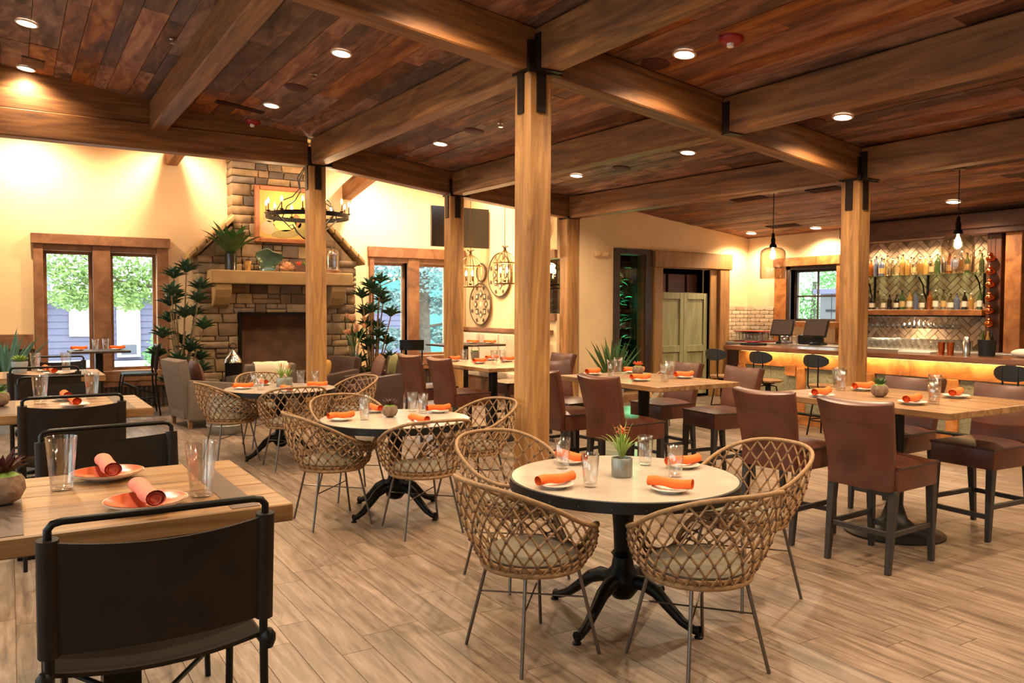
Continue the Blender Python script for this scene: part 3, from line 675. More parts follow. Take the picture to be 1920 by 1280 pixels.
def sling_proto():
    t = thing('sling_stool', '', 'chair'); r = .0125; w = .275; sh = .62
    for sy in (-1, 1):
        obj('back_post', G().tube([(-.30,sy*w,0),(-.245,sy*w,.45),(-.24,sy*w,.68),(-.27,sy*w,1.0)], r, 8), 'black_metal', t, 60)
        obj('front_leg', G().tube([(.26,sy*w,0),(.22,sy*w,.45),(.20,sy*w,sh-.02),(.17,sy*w,sh),(-.24,sy*w,sh)], r, 8), 'black_metal', t, 60)
        obj('side_rail', G().tube([(-.275,sy*w,.22),(.24,sy*w,.22)], r*.8, 7), 'black_metal', t, 60)
        obj('finial', G().lathe([(.014,0),(.022,.02),(.022,.04),(.012,.055)], 10), 'black_metal', t, 50, loc=(-.245, sy*(w+.012), .60))
    c = [(-.27,-w,1.0),(-.272,-w,1.035),(-.275,-w+.012,1.05),(-.276,-w+.035,1.055),(-.28,0,1.055),(-.276,w-.035,1.055),(-.275,w-.012,1.05),(-.272,w,1.035),(-.27,w,1.0)]
    obj('top_rail', G().tube(c, r*.85, 8), 'black_metal', t, 60)
    gr = [[(-.245-.03*(z-.70)/.3-.045*(1-s*s), s*(w+.004), z-(.02*(1-s*s) if k == 4 else 0)) for s in [-1+2*j/10 for j in range(11)]] for k, z in enumerate((.70,.78,.86,.94,1.005))]
    bk = obj('back_sling', G().sheet(gr, .008), 'leather_dark', t, 50)
    for sy in (-1, 1): obj('sleeve', G().tube([(-.243,sy*w,.695),(-.25,sy*w,.8),(-.262,sy*w,.92),(-.27,sy*w,1.01)], .027, 10), 'leather_dark', bk, 60)
    gr = [[(-.23+.43*i/6, s*(w-.005), sh+.018-.03*(1-s*s)) for s in [-1+2*j/8 for j in range(9)]] for i in range(7)]
    obj('seat_sling', G().sheet(gr, .012), 'leather_dark', t, 50)
    obj('brace', G().tube([(-.25,-w,.30),(.22,w,.50)], r*.7, 6).tube([(-.25,w,.30),(.22,-w,.50)], r*.7, 6), 'black_metal', t, 60)
    obj('foot_rail', G().tube([(.245,-w,.24),(.245,w,.24)], r*.9, 7), 'black_metal', t, 60)
    obj('back_rail', G().tube([(-.27,-w,.26),(-.27,w,.26)], r*.9, 7), 'black_metal', t, 60)
    return t
def stool_proto():
    t = thing('bar_stool', '', 'stool')
    obj('seat', G().lathe([(0,.62),(.15,.62),(.19,.632),(.195,.65),(.17,.66),(.1,.652),(0,.648)], 28), 'table_wood', t, 50)
    obj('backrest', G().sheet([[(-.235+.07*(s*s), s*.19, .97+zz*math.sqrt(max(.0,1-(abs(s)*.97)**2.4))) for s in [-1+2*j/14 for j in range(15)]] for zz in (-.085,-.04,0,.04,.085)], .012), 'black', t, 50)
    for sy in (-1, 1): obj('back_strut', G().tube([(-.08,sy*.07,.60),(-.19,sy*.072,.60),(-.225,sy*.075,.66),(-.222,sy*.076,1.03)], .009, 7), 'black_metal', t, 60)
    obj('column', G().cyl((0,0,.30),(0,0,.62),.035,.04,14), 'black_metal', t, 40); obj('plate', G().cyl((0,0,.600),(0,0,.618),.09,n=16), 'black_metal', t)
    for k in range(4):
        a = PI/4+k*PI/2; c, s = math.cos(a), math.sin(a); obj('leg', G().tube([(.03*c,.03*s,.58),(.11*c,.11*s,.56),(.2*c,.2*s,.0)], .011, 7), 'black_metal', t, 60)
    obj('foot_ring', G().tube([(.165*math.cos(2*PI*i/24), .165*math.sin(2*PI*i/24), .2) for i in range(24)], .009, 6, True), 'black_metal', t, 60)
    return t
def round_table(label, x, y, rz):
    t = thing('round_table', label, 'table', (x, y, 0), rz, 'round tables')
    obj('tabletop', G().lathe([(0,.715),(.575,.715),(.58,.72),(.58,.745),(0,.745)], 64), 'marble', t, 40)
    bd = obj('edge_band', G().lathe([(.579,.69),(.592,.69),(.592,.742),(.579,.742),(.579,.69)], 64, cap=False), 'dark_steel', t, 40)
    g = G()
    for k in range(24): a = 2*PI*k/24; g.octa((.592*math.cos(a), .592*math.sin(a), .708), .0055)
    obj('rivets', g, 'dark_steel', bd)['kind'] = 'stuff'
    obj('column', G().lathe([(.0,.70),(.2,.70),(.2,.69),(.06,.675),(.058,.56),(.05,.46),(.046,.36),(.062,.34),(.05,.325),(.06,.27),(.085,.24),(.095,.2),(.08,.15),(.05,.11),(.02,.1),(0,.1)], 20), 'iron', t, 40)
    for k in range(4):
        a = rad(20)+k*PI/2; c, s = math.cos(a), math.sin(a)
        pts = [(.05,.20),(.13,.205),(.20,.175),(.27,.115),(.34,.06),(.40,.035),(.43,.035)]
        lg = obj('leg', G().tube([(r*c, r*s, z) for r, z in pts], [.04,.04,.034,.028,.024,.022,.026], 8), 'iron', t, 60)
        obj('foot', G().lathe([(.012,.03),(.014,.012),(.022,.008),(.022,0)], 10, (.43*c,.43*s,0)), 'iron', lg, 50)
    return t
def plank_top(t, x0, x1, y0, y1, z0, z1, n, along='x', inlay=None, mat='table_wood'):
    for k in range(n):
        if along == 'x':
            L_ = x1-x0; w = (y1-y0)/n; o = obj('plank', G().box(-L_/2, L_/2, -w/2+.0015, w/2-.0015, 0, z1-z0), mat, t, bev=.004, seg=1, loc=((x0+x1)/2, y0+w*(k+.5), z0))
        else:
            L_ = y1-y0; w = (x1-x0)/n; o = obj('plank', G().box(-L_/2, L_/2, -w/2+.0015, w/2-.0015, 0, z1-z0), mat, t, bev=.004, seg=1, loc=(x0+w*(k+.5), (y0+y1)/2, z0), rot=(0,0,PI/2))
    if inlay:
        for x in inlay: obj('steel_strip', G().box(x-.045, x+.045, y0+.02, y1-.02, z1-.01, z1+.002), 'inlay_steel', t)
def counter_table(label, cx, cy, lx, ly, z):
    t = thing('counter_table', label, 'table', (cx, cy, 0), 0, 'counter-height plank tables')
    plank_top(t, -lx/2, lx/2, -ly/2, ly/2, z-.045, z, 6, 'y')
    obj('batten', G().box(-lx/2+.1, lx/2-.1, -.25, .25, z-.065, z-.045), 'dark_wood', t)
    obj('column', G().cyl((0,0,.04),(0,0,z-.065),.055,n=18), 'dark_steel', t, 40)
    obj('base_plate', G().lathe([(.34,0),(.34,.012),(.30,.02),(.16,.05),(.09,.11),(.06,.2),(.058,.22)], 36), 'dark_steel', t, 50)
    return t
def row_table(label, cy, z=.95, x0=-.17, x1=.80, w=.92):
    t = thing('plank_table', label, 'table', ((x0+x1)/2, cy, 0), 0, 'plank tables in the left row'); h = (x1-x0)/2
    plank_top(t, -h, h, -w/2, w/2, z-.06, z, 5, 'x', (-h+.15, h-.15))
    obj('batten', G().box(-.3,.3,-w/2+.1,w/2-.1,z-.085,z-.06), 'black_metal', t)
    obj('column', G().box(-.06,.06,-.06,.06,.03,z-.085), 'black_metal', t)
    obj('base_plate', G().box(-.3,.3,-.3,.3,0,.03), 'black_metal', t, bev=.006, seg=1)
    return t

# ---------------------------------------------------------------- table ware prototypes
def tumbler_mesh(h, rt, rb):
    return G().lathe([(0,0),(rb*.92,0),(rb,.004),(rt,h),(rt-.0015,h+.001),(rt-.003,h),(rb-.003,.016),(rb*.7,.013),(0,.012)], 24).mesh('tumbler', 'tumbler', 60)
TB = {'s': tumbler_mesh(.162,.044,.034), 'p': tumbler_mesh(.192,.052,.036)}
PLW = G().lathe([(0,.004),(.045,.004),(.05,0),(.052,.004),(.078,.013),(.090,.018),(.089,.021),(.076,.0165),(.05,.009),(0,.008)], 32).mesh('side_plate', 'plate_white', 60)
gc = G().lathe([(0,.0095),(.06,.0095),(.1,.0185),(.1255,.0295)], 32, cap=False); PLC = gc.mesh('glaze', 'plate_coral', 60)
PLE = G().lathe([(0,.004),(.06,.004),(.064,0),(.068,.004),(.1,.0115),(.128,.024),(.129,.029),(.125,.0275),(.1,.0165),(.06,.0085),(0,.0085)], 32).mesh('side_plate', 'plate_edge', 60)
def roll_mesh(ln, r, mat):
    g = G(); n = 14; m = 9
    gr = []
    for i in range(m):
        x = -ln/2+ln*i/(m-1); rr_ = r*(1+.06*math.sin(i*1.7)); sq = .86
        gr.append([(x, rr_*math.cos(2*PI*k/n), rr_*sq*math.sin(2*PI*k/n)+.004*math.sin(i*.9)) for k in range(n)])
    g.add([p for row in gr for p in row], [(i*n+k, i*n+(k+1) % n, (i+1)*n+(k+1) % n, (i+1)*n+k) for i in range(m-1) for k in range(n)])
    for e_ in (-1, 1):   # spiral of folded layers seen at the open ends
        sp_ = []
        for k in range(30):
            a = 2*PI*k/13; q = r*(.97-.026*k); sp_.append((e_*(ln/2-.004-.0004*k), q*math.cos(a), q*.86*math.sin(a)))
        A = [(p[0], p[1], p[2]) for p in sp_]; B = [(p[0]-e_*.03, p[1], p[2]) for p in sp_]
        g.add(A+B, [(k, k+1, 31+k, 30+k) for k in range(29)])
        g.add([(e_*(ln/2-.022), r*.93*math.cos(2*PI*k/n), r*.8*math.sin(2*PI*k/n)) for k in range(n)], [tuple(range(n))])
    return g.mesh('napkin_roll', mat, 60)
NAP = roll_mesh(.215, .0265, 'napkin'); NAPK = roll_mesh(.285, .029, 'napkin_pink')
def setting(x, y, z, rz, where, coral=False, side='wall side'):
    if coral:
        o = link('side_plate', PLE, None, (x, y, z)); link('glaze', PLC, o); tag(o, 'coral glazed plate on the %s of %s' % (side, where), 'plate', 'coral plates')
        n = link('napkin_roll', NAPK, None, (x, y, z+.052), (0, -.01, rz)); tag(n, 'rolled salmon napkin on the %s of %s' % (side, where), 'napkin', 'salmon napkins')
    else:
        o = link('side_plate', PLW, None, (x, y, z)); tag(o, 'small white plate on the %s of %s' % (side, where), 'plate', 'white side plates')
        n = link('napkin_roll', NAP, None, (x, y, z+.0425), (0, 0, rz)); tag(n, 'rolled orange napkin on the %s of %s' % (side, where), 'napkin', 'orange napkins')
def tumbler(x, y, z, where, k='s', side='wall end'):
    o = link('tumbler', TB[k], None, (x, y, z)); tag(o, 'clear drinking glass at the %s of %s' % (side, where), 'glass', 'drinking glasses')
def succulent_bowl(x, y, z, label, leafm='leaf_maroon', s=1.0, big=.055):
    t = thing('succulent_bowl', label, 'planter', (x, y, z)); t.scale = (s, s, s)
    obj('bowl', G().lathe([(.02,0),(.042,.012),(.055,.038),(.052,.066),(.044,.078),(.040,.072),(.046,.05),(0,.06)], 20), 'coconut', t, 60)
    obj('moss', G().ell((0,0,.068),.045,.045,.02), 'leaf_light', t, 60)
    rr = random.Random(int(x*100)); g = G()
    for k in range(22):
        a = k*2.4; tl = .25+.06*k; g.leaf((.012*math.cos(a), .012*math.sin(a), .08), (math.cos(a)*(.35+.03*k), math.sin(a)*(.35+.03*k), 1.0-.02*k), big*rr.uniform(.8,1.1), .022, .2, 3, .4)
    obj('rosette', g, leafm, t, 60); return t
def air_plant(x, y, z, label, s=1.0):
    t = thing('potted_air_plant', label, 'planter', (x, y, z)); t.scale = (s, s, s)
    obj('pot', G().lathe([(0,0),(.046,0),(.049,.004),(.050,.088),(.048,.09),(.044,.088),(.043,.075),(0,.075)], 24), 'galvanised', t, 50)
    g = G(); rr = random.Random(3)
    for k in range(34):
        a = k*2.4; e = .25+.03*k if k < 26 else .2
        g.leaf((.01*math.cos(a), .01*math.sin(a), .085+.0012*k), (math.cos(a)*e, math.sin(a)*e, 1), rr.uniform(.09,.15), .010, .45, 5)
    obj('leaves', g, 'leaf_light', t, 60)
    obj('stalk', G().tube([(0,0,.1),(.002,.0,.2)], .004, 5), 'leaf_light', t)
    g = G()
    for k in range(12): a = k*2.4; g.leaf((0,0,.19+.003*k), (math.cos(a), math.sin(a), .9), .045, .011, .6, 3)
    obj('flower', g, 'petal_orange', t); return t
# ---------------------------------------------------------------- round tables with rattan chairs
rp = rattan_proto(); used = [False]
def rattan(x, y, rz, label, group):
    o = rp if not used[0] else dup(rp); used[0] = True
    o.location = (x, y, 0); o.rotation_euler = (0,0,rz); tag(o, label, 'chair', group)
RTS = [('nearest', 'the round table with the flowering air plant', 2.69, 3.20), ('mid', 'the round table with the maroon succulent bowl', 2.58, 5.86), ('far', 'the round table nearest the armchairs', 2.50, 8.76)]
round_table('round marble-top pedestal table with the flowering air plant in a grey pot', 2.69, 3.20, 0)
round_table('round marble-top pedestal table with the maroon succulent bowl', 2.58, 5.86, 0)
round_table('round marble-top pedestal table nearest the fireplace armchairs', 2.50, 8.76, 0)
CH = [(0, [(2.07,3.12,.06,'window-row side'), (2.62,2.60,PI/2-.1,'entrance side'), (2.56,4.03,-PI/2+.1,'fireplace side'), (3.50,3.12,PI-.05,'leather-chair side')]),
      (1, [(2.05,5.83,.0,'window-row side'), (2.53,5.27,PI/2-.05,'entrance side'), (2.50,6.60,-PI/2+.05,'fireplace side'), (3.28,5.85,PI+.1,'post side')]),
      (2, [(1.98,8.78,.1,'window-row side'), (2.42,8.12,PI/2,'entrance side'), (2.55,9.52,-PI/2,'fireplace side'), (3.22,8.72,PI+.15,'club-chair side')])]
for i, L_ in CH:
    for x, y, rz, sd in L_: rattan(x, y, rz, 'woven rattan armchair on the %s of %s' % (sd, RTS[i][1]), 'rattan chairs at the round tables')
rattan(7.55, 8.05, PI, 'woven rattan armchair standing alone before the sage doors', 'rattan chair by the wall')
z = .746
for (x, y, rz), sd in zip(((2.23,3.16,.06), (2.66,3.62,-1.45), (3.11,3.20,-.08), (2.64,2.80,-1.05)), ('window-row side','fireplace side','leather-chair side','entrance side')): setting(x, y, z, rz, 'the round table with the flowering air plant', side=sd)
for (x, y), sd in zip(((2.53,3.52), (2.38,3.08), (2.98,3.36), (2.90,3.04)), ('fireplace side','window-row side','leather-chair side','entrance side')): tumbler(x, y, z, 'the round table with the flowering air plant', side=sd)
air_plant(2.67, 3.19, z, 'grey metal pot with a flowering air plant on a round table', 1.1)
for (x, y, rz), sd in zip(((2.16,5.94,.15), (2.58,6.28,-1.5), (3.03,6.00,.05), (2.60,5.47,-1.4)), ('window-row side','fireplace side','leather-chair side','entrance side')): setting(x, y, z, rz, 'the round table with the maroon succulent bowl', side=sd)
for (x, y), sd in zip(((2.33,5.88), (2.47,6.22), (2.88,6.19), (2.90,6.02)), ('fireplace side','window-row side','leather-chair side','entrance side')): tumbler(x, y, z, 'the round table with the maroon succulent bowl', side=sd)
succulent_bowl(2.57, 5.94, z, 'coconut-shell bowl of maroon succulents on a round table', 'leaf_maroon', 1.15)
for (x, y, rz), sd in zip(((2.12,8.84,.1), (2.86,8.60,-.2), (2.44,8.32,-1.4), (2.42,9.18,-1.5)), ('window-row side','fireplace side','leather-chair side','entrance side')): setting(x, y, z, rz, 'the round table nearest the armchairs', side=sd)
for (x, y), sd in zip(((2.26,8.66), (2.30,9.06), (2.82,9.06), (2.94,8.90)), ('fireplace side','window-row side','leather-chair side','entrance side')): tumbler(x, y, z, 'the round table nearest the armchairs', side=sd)
air_plant(2.55, 8.90, z, 'pot of green air plant on the table nearest the armchairs', 1.1); air_plant(2.68, 9.08, z, 'second pot of air plant behind the first on the table nearest the armchairs', .95)

# ---------------------------------------------------------------- counter tables with leather chairs
lp = leather_proto(); used2 = [False]
def leather(x, y, rz, label):
    o = lp if not used2[0] else dup(lp); used2[0] = True
    o.location = (x, y, 0); o.rotation_euler = (0,0,rz); tag(o, label, 'chair', 'leather counter chairs')
T1n, T2n, T3n = 'the plank table before the bar post', 'the plank table beside the open-floor post', 'the plank table behind the open-floor post'
counter_table('counter-height plank table on a round steel foot before the bar post', 5.42, 3.42, 1.18, 1.44, .985)
counter_table('counter-height plank table beside the open-floor post', 5.10, 5.78, 1.0, 1.46, .96)
counter_table('counter-height plank table behind the open-floor post near the club chair', 5.12, 8.62, 1.06, 1.55, .94)
for x, y, rz, w in ((4.73,3.09,.05,'window side near entrance'), (4.74,3.82,.08,'window side near open-floor post'), (6.03,3.12,PI-.06,'bar side near entrance'), (6.06,3.84,PI+.05,'bar side near bar post')): leather(x, y, rz, 'brown leather counter chair at the table before the bar post, '+w)
for x, y, rz, w in ((4.50,5.36,.05,'window side clear of the post'), (4.46,6.12,.0,'window side behind the post'), (5.78,5.45,PI-.1,'bar side near the bar'), (5.80,6.25,PI,'bar side near agave')): leather(x, y, rz, 'brown leather chair at the table beside the open-floor post, '+w)
leather(5.02, 6.86, -PI/2+.1, 'brown leather chair at the fireplace end of the table beside the open-floor post')
for x, y, rz, w in ((4.46,8.25,.05,'window side near open-floor post'), (4.44,9.02,.08,'window side near club chair'), (5.72,8.35,PI,'agave side near post'), (5.72,9.05,PI,'agave side near television')): leather(x, y, rz, 'brown leather chair at the table behind the open-floor post, '+w)
for (x, y, rz), sd in zip(((4.95,3.70,.18), (5.64,3.84,0), (5.09,3.10,.2), (5.76,3.18,.28)), ('window side','bar side','entrance-window corner','entrance-bar corner')): setting(x, y, .986, rz, T1n, side=sd)
for (x, y), sd in zip(((5.66,4.08), (5.50,3.94), (5.24,3.04), (5.66,3.28)), ('fireplace end','middle','entrance end','bar side')): tumbler(x, y, .986, T1n, side=sd)
succulent_bowl(5.32, 3.49, .986, 'coconut-shell bowl of green succulents on the plank table before the bar post', 'leaf_green', 1.1)
for (x, y, rz), sd in zip(((4.92,6.34,.35), (5.42,6.30,-.4), (4.88,5.58,0), (5.44,5.60,0)), ('window side','bar side','entrance-window corner','entrance-bar corner')): setting(x, y, .961, rz, T2n, side=sd)
for (x, y), sd in zip(((4.98,6.12), (5.28,6.38), (5.03,5.42), (5.32,5.66)), ('fireplace end','middle','entrance end','bar side')): tumbler(x, y, .961, T2n, side=sd)
succulent_bowl(5.32, 6.12, .961, 'bowl of dry orange succulents on the plank table beside the open-floor post', 'petal_orange', 1.1)
for (x, y, rz), sd in zip(((4.88,9.2,.5), (4.95,8.66,.35), (5.42,9.16,.3), (5.44,8.80,.2)), ('window side','bar side','entrance-window corner','entrance-bar corner')): setting(x, y, .941, rz, T3n, side=sd)
for (x, y), sd in zip(((4.94,9.04), (5.11,8.58), (5.31,8.70)), ('fireplace end','middle','entrance end','bar side')): tumbler(x, y, .941, T3n, side=sd)
t = thing('herb_pail', 'small galvanised herb pail with wire handle on the table behind the open-floor post', 'planter', (5.20, 9.22, .941))
obj('pail', G().lathe([(0,0),(.045,0),(.06,.11),(.062,.115),(.056,.11),(.05,.09),(0,.09)], 18), 'galvanised', t, 50)
obj('handle', G().tube([(.06*math.cos(a), 0, .11+.09*math.sin(a)) for a in [PI*k/10 for k in range(11)]], .003, 5), 'leg_steel', t)
g = G()
for k in range(26): a = k*2.4; g.leaf((.02*math.cos(a), .02*math.sin(a), .09), (math.cos(a)*.6, math.sin(a)*.6, 1), .07, .02, .4, 3)
obj('herbs', g, 'leaf_light', t)

# ---------------------------------------------------------------- left row: plank tables with sling stools
row_table('plank table with steel strips and coral plates nearest the entrance', 3.12)
row_table('middle plank table of the left row', 6.22); row_table('far plank table of the left row nearest the window', 9.32)
sl = sling_proto(); used3 = [False]
def sling(x, y, rz, label):
    o = sl if not used3[0] else dup(sl); used3[0] = True
    o.location = (x, y, 0); o.rotation_euler = (0,0,rz); tag(o, label, 'chair', 'black frame sling stools')
sling(.35, 2.62, PI/2-.01, 'dark leather sling stool on the entrance side of the table with coral plates')
sling(.41, 3.86, -PI/2+.10, 'dark leather sling stool facing it across the table with coral plates')
sling(.32, 5.97, PI/2+.04, 'dark leather sling stool on the entrance side of the middle left-row table')
sling(.34, 7.14, -PI/2+.05, 'dark leather sling stool on the window side of the middle left-row table')
sling(.28, 8.94, PI/2-.03, 'dark leather sling stool on the entrance side of the far left-row table')
sling(.42, 10.26, -PI/2-.1, 'dark leather sling stool on the window side of the far left-row table')
sling(-.50, 9.32, 0, 'dark leather sling stool at the wall end of the far left-row table')
A = 'the plank table with steel strips'
setting(.31, 3.42, .951, -1.53, A, True, 'window side'); setting(.37, 2.85, .951, -1.50, A, True, 'entrance side')
tumbler(.15, 3.28, .951, A, 'p'); tumbler(.555, 2.92, .951, A, 'p', 'aisle end')
succulent_bowl(-.03, 3.14, .951, 'coconut-shell bowl of dark maroon succulents on the table with coral plates', 'leaf_maroon', 1.25, .07)
A = 'the middle left-row table'
setting(.33, 6.50, .951, -1.5, A, side='window side'); setting(.36, 6.06, .951, -1.5, A, side='entrance side'); tumbler(.17, 6.36, .951, A, 'p'); tumbler(.5, 6.55, .951, A, 'p', 'aisle end')
succulent_bowl(-.07, 6.32, .951, 'small bowl of green succulents on the middle left-row table', 'leaf_green', 1.2)
A = 'the far left-row table'
setting(.32, 9.58, .951, -1.4, A, side='window side'); setting(.36, 9.16, .951, -1.5, A, side='entrance side'); tumbler(.22, 9.66, .951, A, 'p'); tumbler(.5, 9.68, .951, A, 'p', 'aisle end')
t = thing('potted_succulent', 'pale pot of frilly green succulent on the far left-row table', 'planter', (.08, 9.48, .951)); obj('pot', G().lathe([(0,0),(.06,0),(.075,.11),(.07,.12),(.06,.1),(0,.1)], 20), 'concrete', t, 50)
g = G()
for k in range(40): a = k*2.4; q = .2+.03*k; g.leaf((.02*math.cos(a),.02*math.sin(a),.11), (math.cos(a)*q, math.sin(a)*q, 1), .085, .03, .3, 3)
obj('leaves', g, 'leaf_light', t)
tag(obj('sauce_bottle', G().lathe([(0,0),(.028,0),(.03,.01),(.03,.1),(.012,.14),(.012,.165),(0,.165)], 14), 'red_alarm', smooth=50, loc=(-.12, 9.22, .951)), 'red sauce bottle at the wall end of the far left-row table', 'bottle')
# tall table at the window
t = thing('window_table', 'narrow dark high table standing against the twin-pane window', 'table', (1.12, 13.35, 0)); z = .99
obj('tabletop', G().prism([(-.40,-.3),(.40,-.3),(.40,.3),(-.40,.3)], z-.035, z), 'dark_wood', t, bev=.006, seg=1); obj('column', G().box(-.05,.05,-.05,.05,.02,z-.035), 'black_metal', t); obj('base_plate', G().box(-.26,.26,-.26,.26,0,.02), 'black_metal', t)
setting(.86, 13.35, z+.001, .25, 'the dark window table', side='wainscot side'); setting(1.36, 13.3, z+.001, .25, 'the dark window table', side='fireplace side'); tumbler(1.08, 13.42, z+.001, 'the dark window table'); tumbler(1.22, 13.46, z+.001, 'the dark window table', side='fireplace end')
sling(1.62, 13.3, PI-.05, 'sling stool seen side-on at the dark window table'); sling(.34, 13.42, .05, 'sling stool against the wainscot at the dark window table')
# ---------------------------------------------------------------- stone fireplace
fp = thing('fireplace', 'tall stone fireplace and chimney with a thick sandstone mantel', 'fireplace', (0, 0, 0))
FB = (3.26, 4.62, .12, 1.53)
g = G()
for a, b, c, d in ((2.62, FB[0], 0, 1.53), (FB[1], 5.28, 0, 1.53), (2.62, 5.28, 1.53, 2.45), (FB[0], FB[1], 0, .12)): g.box(a, b, 13.80, 14.19, c, d)
g.prism([(2.62,2.45),(5.28,2.45),(4.78,2.98),(3.14,2.98)], 13.80, 14.19, 'y'); g.box(3.18, 4.74, 13.90, 14.19, 2.98, 4.5)
obj('mortar_core', g, 'mortar', fp)
SM = [unit('stone', 'stone', .07, .045, k, 2) for k in range(6)]
def lb(z): return 2.60 if z < 2.42 else (2.60+(z-2.42)*.95 if z < 3.0 else 3.16)
def rb_(z): return 5.30 if z < 2.42 else (5.30-(z-2.42)*.93 if z < 3.0 else 4.76)
rr = random.Random(11)
def stone(x0, x1, z0, z1, yf, dp=.12):
    y0 = yf-rr.uniform(0,.03); y1 = yf+dp
    link('stone', SM[rr.randrange(6)], fp, ((x0+x1)/2, (y0+y1)/2, (z0+z1)/2), None, (x1-x0-.014, y1-y0, z1-z0-.014))
z = 0
while z < 4.45:
    h = rr.choice((.12,.15,.17,.2,.22)); z1 = min(z+h, 4.47); up = z > 2.95; yf = 13.86 if up else 13.76; zm = z1 if 2.4 < z < 3.0 else z
    spans = [(lb(zm), rb_(zm))]
    if z1 > FB[2]+.02 and z < FB[3]-.02: spans = [(lb(zm), FB[0]-.03), (FB[1]+.03, rb_(zm))]
    for a, b in spans:
        x = a
        while x < b-.02:
            w = rr.uniform(.16,.48)
            if b-x-w < .14: w = b-x
            e_ = .42 if (x == a or x+w >= b-.001) else .12
            if w > .26 and h > .16 and rr.random() < .3:
                m = z+(z1-z)*rr.uniform(.4,.6); stone(x, x+w, z, m, yf, e_); stone(x, x+w*.55, m, z1, yf, e_); stone(x+w*.55, x+w, m, z1, yf, .12)
            else: stone(x, x+w, z, z1, yf, e_)
            x += w
    z = z1
obj('mantel', G().box(2.74, 5.12, 13.42, 13.80, 2.02, 2.24), 'sandstone', fp, bev=.02, seg=2)
for x in (2.94, 4.88): obj('corbel', G().prism([(13.78,1.62),(13.78,2.02),(13.46,2.02),(13.46,1.92),(13.52,1.80),(13.62,1.68)], x-.13, x+.13, 'x'), 'sandstone', fp, bev=.012, seg=1)
for a, b in (((2.44,2.40),(3.18,3.08)), ((5.46,2.40),(4.74,3.08))):
    n = 5
    for k in range(n):
        p = V((a[0]+(b[0]-a[0])*k/n, 0, a[1]+(b[1]-a[1])*k/n)); q = V((a[0]+(b[0]-a[0])*(k+1)/n, 0, a[1]+(b[1]-a[1])*(k+1)/n)); s = 1 if a[0] < 3 else -1
        obj('coping_stone', G().prism([(p.x+.008*s,p.z),(q.x-.008*s,q.z),(q.x-.008*s,q.z+.085),(p.x+.008*s,p.z+.085)], 13.68, 14.18, 'y'), 'sandstone', fp, bev=.012, seg=1)
fb = obj('firebox', G().box(FB[0], FB[1], 14.15, 14.18, FB[2], FB[3]).box(FB[0], FB[0]+.02, 13.8, 14.15, FB[2], FB[3]).box(FB[1]-.02, FB[1], 13.8, 14.15, FB[2], FB[3]).box(FB[0]+.02, FB[1]-.02, 13.8, 14.15, FB[3]-.02, FB[3]).box(FB[0]+.02, FB[1]-.02, 13.8, 14.15, FB[2], FB[2]+.02), 'soot', fp)
obj('iron_frame', G().box(FB[0]-.03, FB[0]+.02, 13.72, 13.8, FB[2], FB[3]+.03).box(FB[1]-.02, FB[1]+.03, 13.72, 13.8, FB[2], FB[3]+.03).box(FB[0], FB[1], 13.72, 13.8, FB[3]-.02, FB[3]+.03), 'iron', fb)
for k, (y, zz, dx) in enumerate(((13.90,.205,0), (14.04,.205,.1), (13.97,.31,-.05))): tag(obj('fire_log', G().tube([(-.38,0,0),(-.1,.01,.01),(.38,-.01,0)], [.05,.06,.05], 10), 'bark', smooth=60, loc=(3.95+dx, y, zz), rot=(0, 0, 0)), 'charred log stacked in the dark firebox', 'log', 'logs in the firebox')
# painting
pt = thing('framed_painting', 'square timber-framed painting of pale yellow shapes on the chimney', 'painting', (0, 0, 0)); y = 13.69
a, b, c, d = 3.50, 4.62, 2.73, 3.68
for q in ((a, a+.075, c, d), (b-.075, b, c, d), (a+.075, b-.075, c, c+.075), (a+.075, b-.075, d-.075, d)): obj('frame_rail', G().box(q[0], q[1], y-.04, y+.04, q[2], q[3]), 'gold_frame', pt, bev=.01, seg=1)
plain('canvas', 'b08a45', .8, noise=.25, nscale=2.5); plain('paint_yellow', 'c9ad5c', .8, noise=.1); plain('paint_olive', '7d6e3c', .8, noise=.15); plain('paint_mauve', 'a8876a', .8, noise=.1); plain('paint_brown', '6f4f2c', .8)
cv = obj('canvas', G().box(a+.075, b-.075, y, y+.02, c+.075, d-.075), 'canvas', pt)
for cx_, cz_, rx, rz_, m, ro in ((4.00,3.08,.20,.15,'paint_yellow',0), (3.78,3.20,.14,.12,'paint_mauve',.6), (4.02,2.89,.24,.07,'paint_olive',.1), (3.72,2.98,.12,.12,'paint_mauve',-.7), (4.36,2.98,.14,.14,'paint_olive',.5), (4.22,3.12,.06,.12,'paint_brown',.3), (4.34,3.32,.12,.08,'paint_yellow',.4)):
    n = 20; P = []
    for k in range(n):
        u, v = rx*math.cos(2*PI*k/n), rz_*math.sin(2*PI*k/n); P.append((cx_+u*math.cos(ro)-v*math.sin(ro), cz_+u*math.sin(ro)+v*math.cos(ro)))
    obj('paint_patch', G().prism(P, y-.0025, y, 'y'), m, cv)
